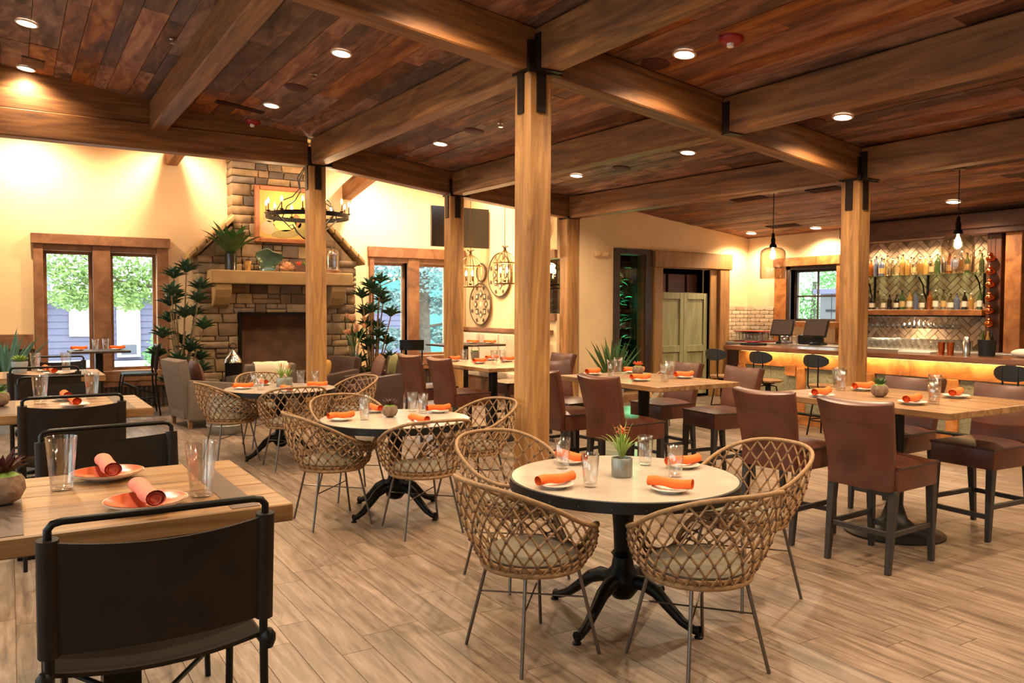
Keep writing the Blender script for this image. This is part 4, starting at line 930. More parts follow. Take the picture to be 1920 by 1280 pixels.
# things on the mantel
mz = 2.241
def leafy(name, label, cat, loc, pot, potm, n, ln, w, mat, spread=.6, seed=1, droop=.3, stalks=0):
    t = thing(name, label, cat, loc); h = pot[-1][1]; obj('pot', G().lathe([(0,0)]+pot+[(pot[-1][0]-.012, h-.002), (0, h-.03)], 20), potm, t, 50); g = G(); rr = random.Random(seed)
    for k in range(n):
        q = k*2.4; e_ = spread*(.25+1.0*k/n)
        if math.sin(q)*e_ > .22: continue
        g.leaf((.02*math.cos(q), .02*math.sin(q), h-.03), (math.cos(q)*e_, math.sin(q)*e_, 1), ln*rr.uniform(.7,1.1), w*rr.uniform(.8,1.2), droop, 5)
    obj('leaves', g, mat, t, 60); return t
leafy('magnolia_vase', 'dark square vase of broad green leaves on the mantel', 'vase', (3.08, 13.58, mz), [(.09,0),(.095,.27)], 'dark_glass', 30, .58, .22, 'leaf_green', .95, 4, .35)
leafy('amber_pot', 'small amber pot with a dry plant on the mantel', 'planter', (3.34, 13.56, mz), [(.05,0),(.065,.16)], 'ceramic_amber', 12, .11, .03, 'leaf_maroon', 1.0, 6)
t = thing('glass_bowl', 'wavy sea-green glass dish leaning on the mantel', 'dish', (3.66, 13.57, mz)); gr = []
for i in range(9):
    r = i/8; row = []
    for j in range(25):
        q = 2*PI*j/24; ra = (.20+.035*math.sin(3*q+.6)+.02*math.sin(5*q))*r; row.append((ra*math.cos(q), -.07*r*r-.02*math.sin(3*q)*r*r, .19+ra*1.0*math.sin(q)))
    gr.append(row)
obj('dish', G().sheet(gr, .012), 'sea_glass', t, 60, rot=(.18,0,0))
t = thing('dried_coral', 'spiky tan coral cluster on the mantel', 'ornament', (4.0, 13.56, mz)); g = G(); rr = random.Random(2)
for k in range(60):
    q = rr.uniform(0,2*PI); p = rr.uniform(.05,1.35); d_ = V((math.cos(q)*math.sin(p), math.sin(q)*math.sin(p), math.cos(p))); g.tube([(0,0,.03), d_*.14+V((0,0,.03))], [.010,.003], 4)
obj('coral', g, 'petal_peach', t)
t = thing('succulent_box', 'low brown box of red and green succulents on the mantel', 'planter', (4.30, 13.56, mz)); obj('box', G().box(-.17,.17,-.07,.07,0,.11), 'pillow_brown', t, bev=.006, seg=1)
for k, (dx, m) in enumerate(((-.10,'petal_orange'), (.02,'leaf_light'), (.12,'leaf_green'))):
    g = G()
    for j in range(18): q = j*2.4; e_ = .2+.05*j; g.leaf((dx+.01*math.cos(q), .01*math.sin(q), .10), (math.cos(q)*e_, math.sin(q)*e_, 1), .10, .03, .2, 3)
    obj('succulent', g, m, t)
t = thing('glass_cloche', 'glass bell jar on a round wooden stand at the end of the mantel', 'cloche', (4.80, 13.58, mz)); obj('stand', G().lathe([(.13,0),(.14,.02),(.14,.05),(.12,.06)], 24), 'table_wood', t, 50)
obj('bell', G().lathe([(.115,.062),(.118,.30),(.105,.37),(.06,.42),(.02,.435),(.022,.455),(0,.462)], 24), 'tumbler', t, 60)

# tall rosette plants flanking the fireplace
def rosette(g, p, s, rr):
    for k in range(22):
        a = k*2.4; e_ = .2+.085*k; g.leaf(p, (math.cos(a)*e_, math.sin(a)*e_, 1.0), s*rr.uniform(.7,1.0), s*.42, .3, 4, .35)
def tree_plant(label, x, y, seed, sc=1):
    t = thing('rosette_plant', label, 'plant', (x, y, 0), 0, 'tall rosette plants'); rr = random.Random(seed)
    obj('pot', G().lathe([(0,0),(.13,0),(.17,.3),(.18,.34),(.16,.34),(.15,.3),(0,.3)], 20), 'galvanised', t, 50)
    for k in range(21):
        h = .42+1.68*k/20+rr.uniform(-.06,.06); a = k*2.4+seed; r = rr.uniform(.12,.36)*(1 if h < 1.9 else .7); p = V((r*math.cos(a), r*math.sin(a), h)*1) if 0 else V((r*math.cos(a), r*math.sin(a), h))
        st = obj('stem', G().tube([(.05*math.cos(a), .05*math.sin(a), .3), (r*.55*math.cos(a), r*.55*math.sin(a), .3+(h-.3)*.55), p], [.016,.013,.010], 6), 'stem', t, 60)
        g = G(); rosette(g, p, .19*sc, rr); obj('rosette', g, 'leaf_dark', st, 60)
    return t
tree_plant('tall plant of dark rosettes between the twin-pane window and the fireplace', 2.22, 13.05, 1, 1.4); tree_plant('tall plant of dark rosettes between the fireplace and the right window', 5.38, 13.15, 2, 1.4)
def agave(label, x, y, z, n, ln, w, mat, pot):
    t = thing('potted_agave', label, 'plant', (x, y, z)); rr = random.Random(n); h = pot
    obj('pot', G().lathe([(0,0),(.15,0),(.2,h),(.18,h),(.16,h-.05),(0,h-.05)], 22), 'concrete', t, 50)
    for k in range(n):
        a = k*2.4; e_ = .12+.62*k/n; g = G().leaf((.04*math.cos(a), .04*math.sin(a), h-.05), (math.cos(a)*e_, math.sin(a)*e_, 1), ln*rr.uniform(.8,1.08), w, .12, 6, .5); obj('leaf', g, mat, t, 60)
    return t
agave('potted agave with long dark green blades beside the corner post', 8.22, 10.08, 0, 30, .80, .085, 'leaf_green', .42)
agave('potted agave with pale blue-green blades at the wainscot', -.04, 12.2, 0, 24, .74, .10, 'leaf_blue', .62)
t = thing('protea_vase', 'tall glass vase of peach protea flowers beside the fireplace', 'vase', (4.92, 12.88, 0)); obj('plinth', G().box(-.16,.16,-.16,.16,0,.42), 'dark_wood', t, bev=.01, seg=1)
obj('vase', G().lathe([(0,.425),(.07,.425),(.085,.5),(.075,.9),(.09,1.0),(.084,1.0),(.069,.9),(.078,.5),(0,.44)], 20), 'tumbler', t, 60); rr = random.Random(4)
for k in range(9):
    a = k*2.4; r = .06+.2*(k/9); h = 1.15+.32*rr.random(); p = V((r*math.cos(a), r*math.sin(a), h)); st = obj('stalk', G().tube([(0,0,.46),(r*.3*math.cos(a), r*.3*math.sin(a),.95),p], .007, 5), 'leaf_green', t); g = G()
    for j in range(16): q = j*2.4; e_ = .15+.05*j; g.leaf(p, (math.cos(q)*e_, math.sin(q)*e_, 1), .11, .03, -.1, 3, .3)
    obj('flower', g, 'petal_peach', st)
for k in range(10):
    a = k*2.1; g = G().leaf((0,0,.95), (math.cos(a)*.6, math.sin(a)*.6, 1), .5, .05, .3, 4); obj('leaf', g, 'leaf_green', t)
t = thing('metal_lantern', 'domed steel candle lantern on the floor left of the firebox', 'lantern', (3.04, 13.3, 0)); obj('stand', G().box(-.16,.16,-.16,.16,0,.45), 'dark_wood', t, bev=.01, seg=1); obj('body', G().lathe([(.13,.45),(.13,.75)], 6), 'black_metal', t); obj('dome', G().lathe([(.15,.75),(.14,.8),(.09,.88),(.03,.93),(.03,.96),(0,.97)], 16), 'chrome', t, 60); obj('ring', G().tube([(.05*math.cos(2*PI*k/12), 0, 1.01+.05*math.sin(2*PI*k/12)) for k in range(12)], .006, 5, True), 'black_metal', t)
t = thing('drum_table', 'galvanised steel drum side table beside the grey armchair', 'side table', (2.34, 10.72, 0)); obj('drum', G().lathe([(.17,0),(.2,.02),(.225,.12),(.235,.25),(.225,.40),(.2,.48),(.205,.5),(0,.5)], 28), 'galvanised', t, 50)
for zz in (.12,.38): obj('hoop', G().tube([(.226*math.cos(2*PI*k/28), .226*math.sin(2*PI*k/28), zz) for k in range(28)], .008, 5, True), 'galvanised', t, 60)

# lounge chairs
def armchair(label, x, y, rz, mat, back=.92, w=.78):
    t = thing('armchair', label, 'armchair', (x, y, 0), rz, 'lounge armchairs'); h = w/2
    obj('base', G().box(-.36,.36,-h+.13,h-.13,.12,.34), mat, t, 40, .02); obj('seat_cushion', G().box(-.24,.37,-h+.14,h-.14,.34,.47), mat, t, 50, .04, 3)
    gr = [[(-.30-.10*(zz-.3)/.6, s*(h-.02), zz) for s in (-1,-.5,0,.5,1)] for zz in (.14,.35,.55,.75,back)]
    obj('backrest', G().sheet(gr, .14), mat, t, 50, .03, 2)
    for s in (-1, 1): obj('arm', G().hexa([(-.34,s*h-.07 if s > 0 else s*h-.06,.12),(.36,s*h-.07 if s > 0 else s*h-.06,.12),(.36,s*h+.06 if s > 0 else s*h+.07,.12),(-.34,s*h+.06 if s > 0 else s*h+.07,.12)], [(-.34,s*h-.07 if s > 0 else s*h-.06,.66),(.36,s*h-.07 if s > 0 else s*h-.06,.58),(.36,s*h+.06 if s > 0 else s*h+.07,.58),(-.34,s*h+.06 if s > 0 else s*h+.07,.66)]), mat, t, 45, .028, 2)
    for sx, sy in ((.3,1),(.3,-1),(-.3,1),(-.3,-1)): obj('foot', G().hexa([(sx-.02,sy*(h-.06)-.02,0),(sx+.02,sy*(h-.06)-.02,0),(sx+.02,sy*(h-.06)+.02,0),(sx-.02,sy*(h-.06)+.02,0)], [(sx-.03,sy*(h-.06)-.03,.13),(sx+.03,sy*(h-.06)-.03,.13),(sx+.03,sy*(h-.06)+.03,.13),(sx-.03,sy*(h-.06)+.03,.13)]), 'table_wood', t)
    return t
def pillow(label, loc, rot, mat, s=.42):
    gr = [[(u*s/2*(1-.10*v*v), v*s/2*(1-.10*u*u), 0) for v in [-1+2*j/8 for j in range(9)]] for u in [-1+2*i/8 for i in range(9)]]
    g = G(); A = []
    for sg in (1, -1): A.append([[(p[0], p[1], sg*.075*((1-(2*i/8-1)**2)*(1-(2*j/8-1)**2))**.5) for j, p in enumerate(r)] for i, r in enumerate(gr)])
    for k, a in enumerate(A): g.add([p for r in a for p in r], [(i*9+j, (i+1)*9+j, (i+1)*9+j+1, i*9+j+1) for i in range(8) for j in range(8)])
    return tag(obj('throw_pillow', g, mat, smooth=80, loc=loc, rot=rot), label, 'pillow', 'lounge pillows')
armchair('taupe fabric armchair seen from the side left of the fireplace', 2.28, 11.75, .15, 'sofa_grey')
pillow('brown leather pillow on the taupe armchair', (2.20, 11.78, .69), (0, PI/2-.25, .15), 'pillow_brown')
armchair('taupe fabric armchair with its back to the room and a cream throw', 3.24, 12.32, PI/2+.05, 'sofa_grey', .80)
def throw(label, x, y, rz, mat, fr, pts, w):
    t = thing('throw_blanket', label, 'blanket', (x, y, 0), rz); m = len(pts)
    gr = [[(p[0], -w/2+w*j/8, p[1]+.004*math.sin(j*2.1+i)) for j in range(9)] for i, p in enumerate(pts)]
    obj('cloth', G().sheet(gr, .012), mat, t, 60); g = G()
    for j in range(22): yy = -w/2+w*(j+.5)/22; g.tube([(pts[0][0], yy, pts[0][1]), (pts[0][0]-.005, yy+.004, pts[0][1]-.07)], .004, 4)
    obj('fringe', g, fr, t); return t
bp_ = [(-.475,.50),(-.487,.62),(-.498,.74),(-.50,.84),(-.47,.915),(-.40,.95),(-.33,.915),(-.30,.80),(-.28,.65)]
throw('cream throw with a grey stripe over the back of the taupe armchair', 3.24, 12.32, PI/2+.05, 'throw_cream', 'throw_cream', [(p[0]+.02, p[1]-.12) for p in bp_], .5)
armchair('dark brown leather club chair with an olive throw beside the rattan chairs', 4.68, 11.45, PI-.12, 'leather_club', .88)
throw('olive and ochre fringed throw over the leather club chair', 4.68, 11.45, PI-.12, 'throw_green', 'pillow_gold', [(p[0], p[1]-.04) for p in bp_], .42)
pillow('dark leather pillow on the club chair', (4.74, 11.42, .69), (0, -PI/2+.25, -.12), 'pillow_brown', .46)
armchair('tan armchair facing the firebox behind the leather club chair', 4.28, 12.50, PI+.3, 'leather_club', .84); pillow('gold pillow on the tan armchair by the firebox', (4.26, 12.50, .64), (0, -PI/2+.3, .3), 'pillow_gold', .34)

# ---------------------------------------------------------------- hanging lights of the lounge
t = thing('chandelier', 'round wrought-iron chandelier with candle bulbs hanging before the chimney', 'chandelier', (4.05, 12.6, 0)); r = .64; zr = 3.08
obj('ring', G().lathe([(r-.006,zr-.035),(r+.006,zr-.035),(r+.006,zr+.035),(r-.006,zr+.035),(r-.006,zr-.035)], 48, cap=False), 'black_metal', t, 40)
for k in range(4):
    a = k*PI/2+.4; c, s = math.cos(a), math.sin(a)
    obj('scroll_arm', G().tube([(q*c, q*s, z_) for q, z_ in ((.0,2.72),(.10,2.74),(.22,2.82),(.30,2.93),(.38,2.90),(.46,2.96),(.60,3.06))], .010, 6), 'black_metal', t, 60)
    obj('hanger_rod', G().tube([(q*c, q*s, z_) for q, z_ in ((.62,3.1),(.5,3.28),(.3,3.36),(.16,3.5),(.2,3.66),(.06,3.85),(.0,3.95))], .009, 6), 'black_metal', t, 60)
obj('finial', G().lathe([(0,2.66),(.03,2.69),(.02,2.72),(.035,2.74),(0,2.76)], 12), 'black_metal', t, 50); obj('chain', G().tube([(0,0,3.93),(0,0,4.5)], .008, 5), 'black_metal', t); obj('canopy', G().lathe([(.07,4.49),(.06,4.515)], 16), 'black_metal', t)
for k in range(12):
    a = 2*PI*k/12+.1; c, s = math.cos(a)*r, math.sin(a)*r
    cn = obj('candle', G().lathe([(.012,zr+.03),(.035,zr+.05),(.035,zr+.056),(.011,zr+.058),(.011,zr+.16),(.009,zr+.165)], 10, (c,s,0)), 'lantern_brass', t, 40)
    obj('bulb', G().lathe([(.007,zr+.165),(.018,zr+.19),(.016,zr+.215),(.004,zr+.245),(0,zr+.25)], 8, (c,s,0)), 'bulb', cn, 60)
for k in range(4): a = k*PI/2+.2; point('candle_light', (math.cos(a)*.64, math.sin(a)*.64, zr+.34), 17, (1,.66,.34), .05, t)
def lantern(label, x, y, zb, zt):
    t = thing('cage_lantern', label, 'lantern', (x, y, 0), 0, 'cage lanterns'); r = .2; n = 6
    for k in range(n):
        a = 2*PI*k/n+.3; c, s = math.cos(a), math.sin(a); obj('rib', G().tube([(r*c,r*s,zb),(r*c,r*s,zb+.36),(r*.6*c,r*.6*s,zb+.50),(.03*c,.03*s,zb+.56),(.015*c,.015*s,zb+.62),(.07*c,.07*s,zb+.66)], .007, 5), 'lantern_brass', t, 60)
    for zz in (zb, zb+.36): obj('hoop', G().tube([(r*math.cos(2*PI*k/24), r*math.sin(2*PI*k/24), zz) for k in range(24)], .009, 5, True), 'lantern_brass', t, 60)
    obj('spindle', G().tube([(0,0,zb+.04),(0,0,zb+.62)], .007, 6).ell((0,0,zb+.05),.03,.03,.025), 'lantern_brass', t, 60); obj('chain', G().tube([(0,0,zb+.62),(0,0,zt)], .006, 5), 'lantern_brass', t); obj('canopy', G().lathe([(.06,zt-.03),(.06,zt)], 14), 'lantern_brass', t)
    for k in range(3):
        a = 2*PI*k/3+.5; c, s = .075*math.cos(a), .075*math.sin(a); cn = obj('candle', G().lathe([(.02,zb+.09),(.011,zb+.10),(.011,zb+.19)], 10, (c,s,0)), 'lantern_brass', t, 40); obj('bulb', G().lathe([(.008,zb+.19),(.02,zb+.22),(.018,zb+.25),(.004,zb+.29),(0,zb+.295)], 8, (c,s,0)), 'bulb', cn, 60)
    point('lantern_light', (0,0,zb+.34), 34, (1,.64,.30), .05, t)
lantern('brass cage lantern hanging next to the television-side post', 6.98, 12.55, 2.02, 4.51); lantern('brass cage lantern hanging farther right over the alcove bench', 7.36, 12.0, 2.07, 4.51)
# television, baskets, alcove bench and table
t = thing('television', 'large dark flat television hung above the right window', 'television', (7.2, 13.25, 3.14), -.02); obj('casing', G().box(-.65,.55,-.03,.03,-.37,.37), 'tv_black', t, bev=.006, seg=1); obj('screen', G().box(-.635,.535,-.033,-.029,-.355,.355), 'tv_black', t); obj('ceiling_pole', G().box(-.03,.03,.0,.05,.37,1.37), 'black_metal', t)
def basket(label, y, z, r, rings, seed):
    t = thing('woven_basket', label, 'basket', (7.775, y, z), 0, 'wall baskets'); t.rotation_euler = (0, -PI/2, 0)
    obj('disc', G().lathe([(0,.03),(r*.5,.032),(r*.9,.045),(r,.06)], 36, cap=False), 'basket_tan', t, 60); obj('rim', G().tube([(r*math.cos(2*PI*k/36), r*math.sin(2*PI*k/36), .055) for k in range(36)], .014, 6, True), 'basket_dark', t, 60)
    obj('centre', G().lathe([(0,.037),(r*.14,.037)], 16, cap=False), 'basket_pale', t)
    if rings:
        for k in range(8):
            a = 2*PI*k/8; c, s = math.cos(a), math.sin(a)
            for q, w, m in ((.5,.20,'basket_dark'), (.52,.11,'basket_pale'), (.84,.12,'basket_dark')):
                if q > .8: aa = a+PI/8
                else: aa = a
                c2, s2 = math.cos(aa), math.sin(aa); u = V((c2,s2,0)); v = V((-s2,c2,0)); p = u*r*q+V((0,0,.040+(.004 if m == 'basket_pale' else 0)+(.014 if q > .8 else 0))); obj('motif', G().add([p+u*r*w, p+v*r*w, p-u*r*w, p-v*r*w], [(0,1,2,3)]), m, t)
basket('big round woven basket with diamond motifs on the alcove wall', 13.50, 1.72, .40, True, 1); basket('small round woven basket above the big one', 13.46, 2.33, .17, False, 2); basket('round pale woven basket behind the lantern', 12.78, 2.26, .40, True, 3); basket('dark woven basket high on the alcove wall near the corner post', 11.55, 2.98, .30, False, 4)
t = thing('alcove_bench', 'cream cushioned bench along the alcove wall', 'bench', (7.5, 12.6, 0)); obj('plinth', G().box(-.22,.2,-1.4,1.4,0,.4), 'trim_wood', t); obj('seat_pad', G().box(-.25,.2,-1.4,1.4,.4,.52), 'bench_cream', t, 45, .03)
for k in range(4): obj('back_pad', G().box(.08,.2,-1.39+.7*k,-.71+.7*k,.53,1.17), 'bench_cream', t, 45, .03)
t = thing('alcove_table', 'dark high table before the alcove bench', 'table', (6.75, 12.35, 0)); obj('tabletop', G().box(-.55,.6,-.42,.42,.98,1.015), 'dark_wood', t, bev=.006, seg=1); obj('column', G().box(-.05,.05,-.05,.05,.02,.98), 'black_metal', t); obj('base_plate', G().box(-.3,.3,-.3,.3,0,.02), 'black_metal', t)
for (x, y, rz), sd in zip(((6.62,12.5,-.3), (6.95,12.4,-.3), (7.18,12.2,-.4), (6.4,12.1,-.5)), ('window side','middle','bench side','entrance side')): setting(x, y, 1.016, rz, 'the dark alcove table', side=sd)
for (x, y), sd in zip(((6.48,12.42), (6.80,12.55), (7.09,12.33)), ('window side','middle','bench side')): tumbler(x, y, 1.016, 'the dark alcove table', side=sd)
t = thing('metal_chair', 'black bent-metal chair in front of the right window', 'chair', (6.06, 13.02, 0), 1.1)
obj('seat', G().box(-.2,.2,-.2,.2,.62,.645), 'black_metal', t, bev=.01); obj('backrest', G().sheet([[(-.22+.05*s*s, s*.21, z_) for s in (-1,-.5,0,.5,1)] for z_ in (.9,1.0,1.08)], .012), 'black_metal', t, 50)
for sx, sy in ((.18,.18),(.18,-.18)): obj('leg', G().tube([(sx,sy,.62),(sx*1.2,sy*1.15,0)], .012, 6), 'black_metal', t, 60)
for sy in (.18,-.18): obj('back_leg', G().tube([(-.25,sy*1.1,0),(-.19,sy,.62),(-.20,sy,.95)], .012, 6), 'black_metal', t, 60)
t = thing('emergency_light', 'small white emergency light on the wall beside the tall narrow window', 'light', (8.53, 10.795, 2.58)); obj('box', G().box(-.14,.14,-.05,0,-.06,.06), 'plaster_trim', t, bev=.01)
for s in (-.08,.08): obj('lamp_head', G().cyl((s,-.05,0),(s,-.08,-.01),.035,n=12), 'plaster_trim', t, 40)
# ---------------------------------------------------------------- bar
bt = thing('bar_counter', 'long bar counter with a dark polished top and lit timber front', 'bar', (0,0,0)); ya, yb = 1.5, 8.66
obj('counter_top', G().box(9.22, 9.95, ya, yb, 1.02, 1.085), 'counter_wood', bt, bev=.008, seg=1); obj('back_panel', G().box(9.80, 9.84, ya, yb-.1, 0, 1.02), 'dark_wood', bt)
obj('front_core', G().box(9.52, 9.56, ya, yb-.08, 0, 1.02), 'dark_wood', bt); obj('end_panel', G().box(9.52, 9.84, yb-.12, yb-.08, 0, 1.02), 'bar_wood', bt)
obj('top_rail', G().box(9.475, 9.52, ya, yb-.08, .80, 1.02), 'bar_wood', bt, bev=.004, seg=1); obj('bottom_rail', G().box(9.475, 9.52, ya, yb-.08, 0, .16), 'bar_wood', bt, bev=.004, seg=1)
YS = [yb-.14-1.08*k for k in range(7)]
for k, y in enumerate(YS):
    obj('stile', G().box(9.47, 9.52, y-.07, y+.07, .16, .80), 'bar_wood', bt, bev=.004, seg=1)
    if k < 6:
        for h in (0, 1):
            y1 = y-.07-.47*h; obj('embossed_panel', G().box(9.50, 9.52, y1-.467, y1-.003, .16, .80), 'bar_panel', bt)
obj('outlet', G().box(9.46, 9.476, 7.52, 7.70, .68, .84), 'bar_wood', bt, bev=.004); obj('led_strip', G().box(9.40, 9.42, ya+.2, yb-.2, 1.008, 1.019), 'bar_strip', bt)
l = bpy.data.lights.new('strip_lamp', 'AREA'); l.shape = 'RECTANGLE'; l.size = .03; l.size_y = 6.6; l.energy = 24; l.color = (1,.68,.28); lo = bpy.data.objects.new('strip_lamp', l); COL.objects.link(lo); lo.parent = bt; lo.location = (9.40, 5.1, 1.004); lo.rotation_euler = (0, -.35, 0)
ft = thing('foot_rail', 'steel foot rail along the base of the bar', 'rail', (0,0,0)); obj('tube', G().tube([(9.32,ya,.18),(9.32,yb-.15,.18)], .022, 10), 'dark_steel', ft, 60)
for k in range(5): obj('bracket', G().bar((9.32, 2.2+1.5*k, .18), (9.48, 2.2+1.5*k, .12), .02, .03), 'dark_steel', ft)
sp_ = stool_proto()
for i, (x, y, rz, lab) in enumerate(((8.93,8.38,.1,'bar stool at the end of the counter beside the doorway'), (8.90,7.52,.05,'bar stool second from the doorway end of the counter'), (8.90,6.62,.0,'bar stool half hidden by the bar post'), (8.92,4.25,.0,'bar stool by itself beyond the bar post'))):
    o = sp_ if i == 0 else dup(sp_); o.location = (x, y, 0); o.rotation_euler = (0,0,rz); tag(o, 'black oval-back swivel '+lab, 'stool', 'bar stools')
# things on the counter top
z = 1.086
WN = thing('wine_bucket', 'black bucket of wine bottles on the bar counter', 'bucket', (9.72, 5.02, z)); obj('bucket', G().lathe([(0,0),(.085,0),(.10,.19),(.095,.19),(.08,.02),(0,.02)], 22), 'black', WN, 50)
for k in range(5): a = 2*PI*k/5; tag(obj('wine_bottle', G().lathe([(0,0),(.025,0),(.025,.17),(.011,.22),(.011,.27),(0,.27)], 12), ['bottle_dark','bottle_gold','bottle_green','bottle_gold','bottle_dark'][k], smooth=50, loc=(9.72+.048*math.cos(a), 5.02+.048*math.sin(a), z+.022)), 'wine bottle standing in the black bucket', 'bottle', 'wine bottles in the bucket')
tag(obj('cocktail_shaker', G().lathe([(0,0),(.038,0),(.045,.15),(.03,.19),(.028,.22),(.02,.23),(0,.23)], 18), 'chrome', smooth=50, loc=(9.58, 5.18, z)), 'steel cocktail shaker next to the wine bucket', 'shaker')
for k in range(2): tag(obj('copper_cup', G().lathe([(0,0),(.035,0),(.042,.15),(.039,.15),(.032,.01),(0,.01)], 16), 'copper', smooth=50, loc=(9.56, 5.36+.11*k, z)), 'copper cup beside the cocktail shaker', 'cup', 'copper cups')
tag(obj('folded_towel', G().box(-.09,.09,-.2,.2,0,.025), 'white_cloth', bev=.01, loc=(9.68, 5.85, z), rot=(0,0,.1)), 'folded white towel along the bar counter', 'towel'); tag(obj('folded_towel', G().ell((0,0,.05),.11,.16,.05), 'white_cloth', smooth=60, loc=(9.78, 4.62, z)), 'bundled white towel beyond the wine bucket', 'towel')
tag(obj('rocks_glass', G().lathe([(0,0),(.035,0),(.04,.085),(.037,.085),(.032,.012),(0,.01)], 18), 'bottle_gold', smooth=50, loc=(9.62, 6.55, z)), 'short amber drink in a glass on the bar counter', 'glass')
for k in range(3): tag(link('tumbler', TB['s'], None, (9.52, 7.78-.10*k, z)), 'clear glass in the cluster before the order screens', 'glass', 'glasses before the order screens')
t = thing('menu_tray', 'dark tray with red menus at the doorway end of the counter', 'tray', (9.62, 8.42, z)); obj('tray', G().box(-.14,.14,-.14,.14,0,.035), 'black', t, bev=.006); obj('menus', G().box(-.1,.12,-.1,.1,.036,.06), 'red_alarm', t, bev=.006, rot=(0,.08,.3))
# back counter, screens, glassware
bk = thing('back_counter', 'long pale back counter along the bar wall', 'counter', (0,0,0)); obj('cabinet', G().box(11.55, 12.12, 3.0, 10.78, 0, .98), 'dark_wood', bk); obj('counter_top', G().box(11.48, 12.13, 3.0, 10.79, .98, 1.03), 'back_top', bk, bev=.006, seg=1)
for k in range(10): obj('door', G().box(11.53, 11.55, 3.05+.77*k, 3.79+.77*k, .08, .95), 'dark_wood', bk, bev=.004, seg=1)
def pos(label, y, rz):
    t = thing('order_screen', label, 'screen', (11.62, y, 1.031), rz, 'order screens'); obj('stand', G().prism([(-.1,0),(.12,0),(.12,.03),(.02,.05),(.02,.24),(-.02,.24),(-.02,.05),(-.1,.03)], -.1, .1, 'y'), 'black', t)
    s = obj('monitor', G().box(-.02,.02,-.21,.21,-.15,.15), 'black', t, bev=.006, loc=(-.06,0,.28), rot=(0,.35,0)); obj('display', G().box(-.024,-.0205,-.19,.19,-.13,.13), 'screen', s); return t
pos('black order screen in front of the bar window, nearer the brick corner', 9.48, .15); pos('black order screen nearer the bar post', 8.78, .1)
t = thing('receipt_printer', 'black receipt printer between the order screens', 'printer', (11.75, 9.12, 1.031)); obj('body', G().box(-.1,.1,-.1,.1,0,.16), 'black', t, bev=.02); obj('paper', G().box(-.08,0,-.06,.06,.161,.166), 'white', t)
rk = thing('glass_tray', 'red-edged tray rack holding upturned glasses in the brick corner', 'rack', (11.78, 10.30, 1.031)); obj('rack', G().box(-.22,.22,-.30,.30,0,.02).box(-.22,.22,-.30,.30,.19,.205), 'red_alarm', rk, bev=.004)
for i in range(7):
    for j in range(3): tag(link('tumbler', TB['s'], None, (11.62+.15*j, 10.05+.083*i, 1.052)), 'glass standing in the red-edged tray rack', 'glass', 'glasses in the tray rack')
# bricks of the corner splashback, in rows on both walls
for nm_, axis in (('trim_6','y'), ('trim_7','x')):
    g = G().box(11.58, 12.14, 10.785, 10.8, 1.03, 1.69) if axis == 'y' else G().box(12.13, 12.15, 10.12, 10.78, 1.03, 1.69)
    tr = struct(obj(nm_, g, 'grout'), 'pale brick splashback'); um = unit('brick', 'pale_brick', .08, .02, 4)
    for r_ in range(9):
        a0, a1 = (11.58, 12.13) if axis == 'y' else (10.13, 10.76); p = a0-(.11 if r_ % 2 else 0)
        while p < a1-.01:
            q0, q1 = max(p, a0), min(p+.215, a1); p += .222
            if q1-q0 < .03: continue
            zz = 1.035+.0725*(r_+.5)
            if axis == 'y': link('brick', um, tr, ((q0+q1)/2, 10.778, zz), None, (q1-q0-.008, .03, .064))
            else: link('brick', um, tr, (12.122, (q0+q1)/2, zz), None, (.03, q1-q0-.008, .064))
# shelving niche with herringbone brick
tr = struct(obj('trim_8', G().box(12.12, 12.15, 6.15, 8.25, 1.03, 2.72), 'grout'), 'herringbone brick back of the bar niche'); um = unit('brick', 'herring_brick', .06, .015, 9); w = .078; n = 3; c45 = math.sqrt(.5); cnt = 0
for m_ in range(-14, 15):
    for k in range(-30, 31):
        for hv in (0, 1):
            if hv == 0: px, py = k+m_*n+n/2, k-m_*n+.5
            else: px, py = k+m_*n+n+.5, k-m_*n-n+1+n/2
            u, v = (px*c45-py*c45)*w, (px*c45+py*c45)*w
            y, zz = 7.2+u, 1.87+v
            if 6.18 < y < 8.22 and 1.05 < zz < 2.70 and cnt < 298:
                cnt += 1; link('brick', um, tr, (12.116, y, zz), ((PI/4 if hv == 0 else -PI/4), 0, 0), (.02, n*w-.010, w-.010))
sf_ = struct(obj('trim_9', G().box(11.72, 12.15, 3.0, 8.44, 2.71, 3.02), 'soffit_wood', bev=.01, seg=1), 'dark timber soffit beam over the bar niche')
obj('fascia', G().box(11.68, 11.72, 3.0, 8.44, 2.80, 2.98), 'soffit_wood', sf_)
for k, (y0, y1) in enumerate(((8.22,8.42), (5.96,6.16), (5.66,5.88))): struct(obj('trim_%d' % (10+k), G().box(11.86 if k < 2 else 11.8, 12.15, y0, y1, 1.03, 2.71), 'soffit_wood' if k == 1 else 'bar_wood', bev=.008, seg=1), 'timber upright of the bar niche')
pn = struct(obj('trim_13', G().box(12.08, 12.15, 3.0, 5.66, 1.03, 2.71), 'trim_wood'), 'timber panelling right of the bar niche')
for k in range(9): obj('plank', G().box(12.05, 12.08, 3.0+.295*k, 3.29+.295*k, 1.04, 2.70), 'trim_wood', pn, bev=.004, seg=1)
t = thing('glass_shelf', 'clear glass bottle shelf on black scroll brackets', 'shelf', (0,0,0)); obj('pane', G().box(11.80, 12.10, 6.18, 8.20, 2.155, 2.17), 'shelf_glass', t)
for y in (8.05, 7.15, 6.3): obj('bracket', G().box(12.07, 12.10, y-.012, y+.012, 1.72, 2.155).tube([(12.08,y,1.75),(11.98,y,1.9),(11.95,y,2.02),(11.87,y,2.1),(11.82,y,2.14)], .012, 6), 'black_metal', t, 60)
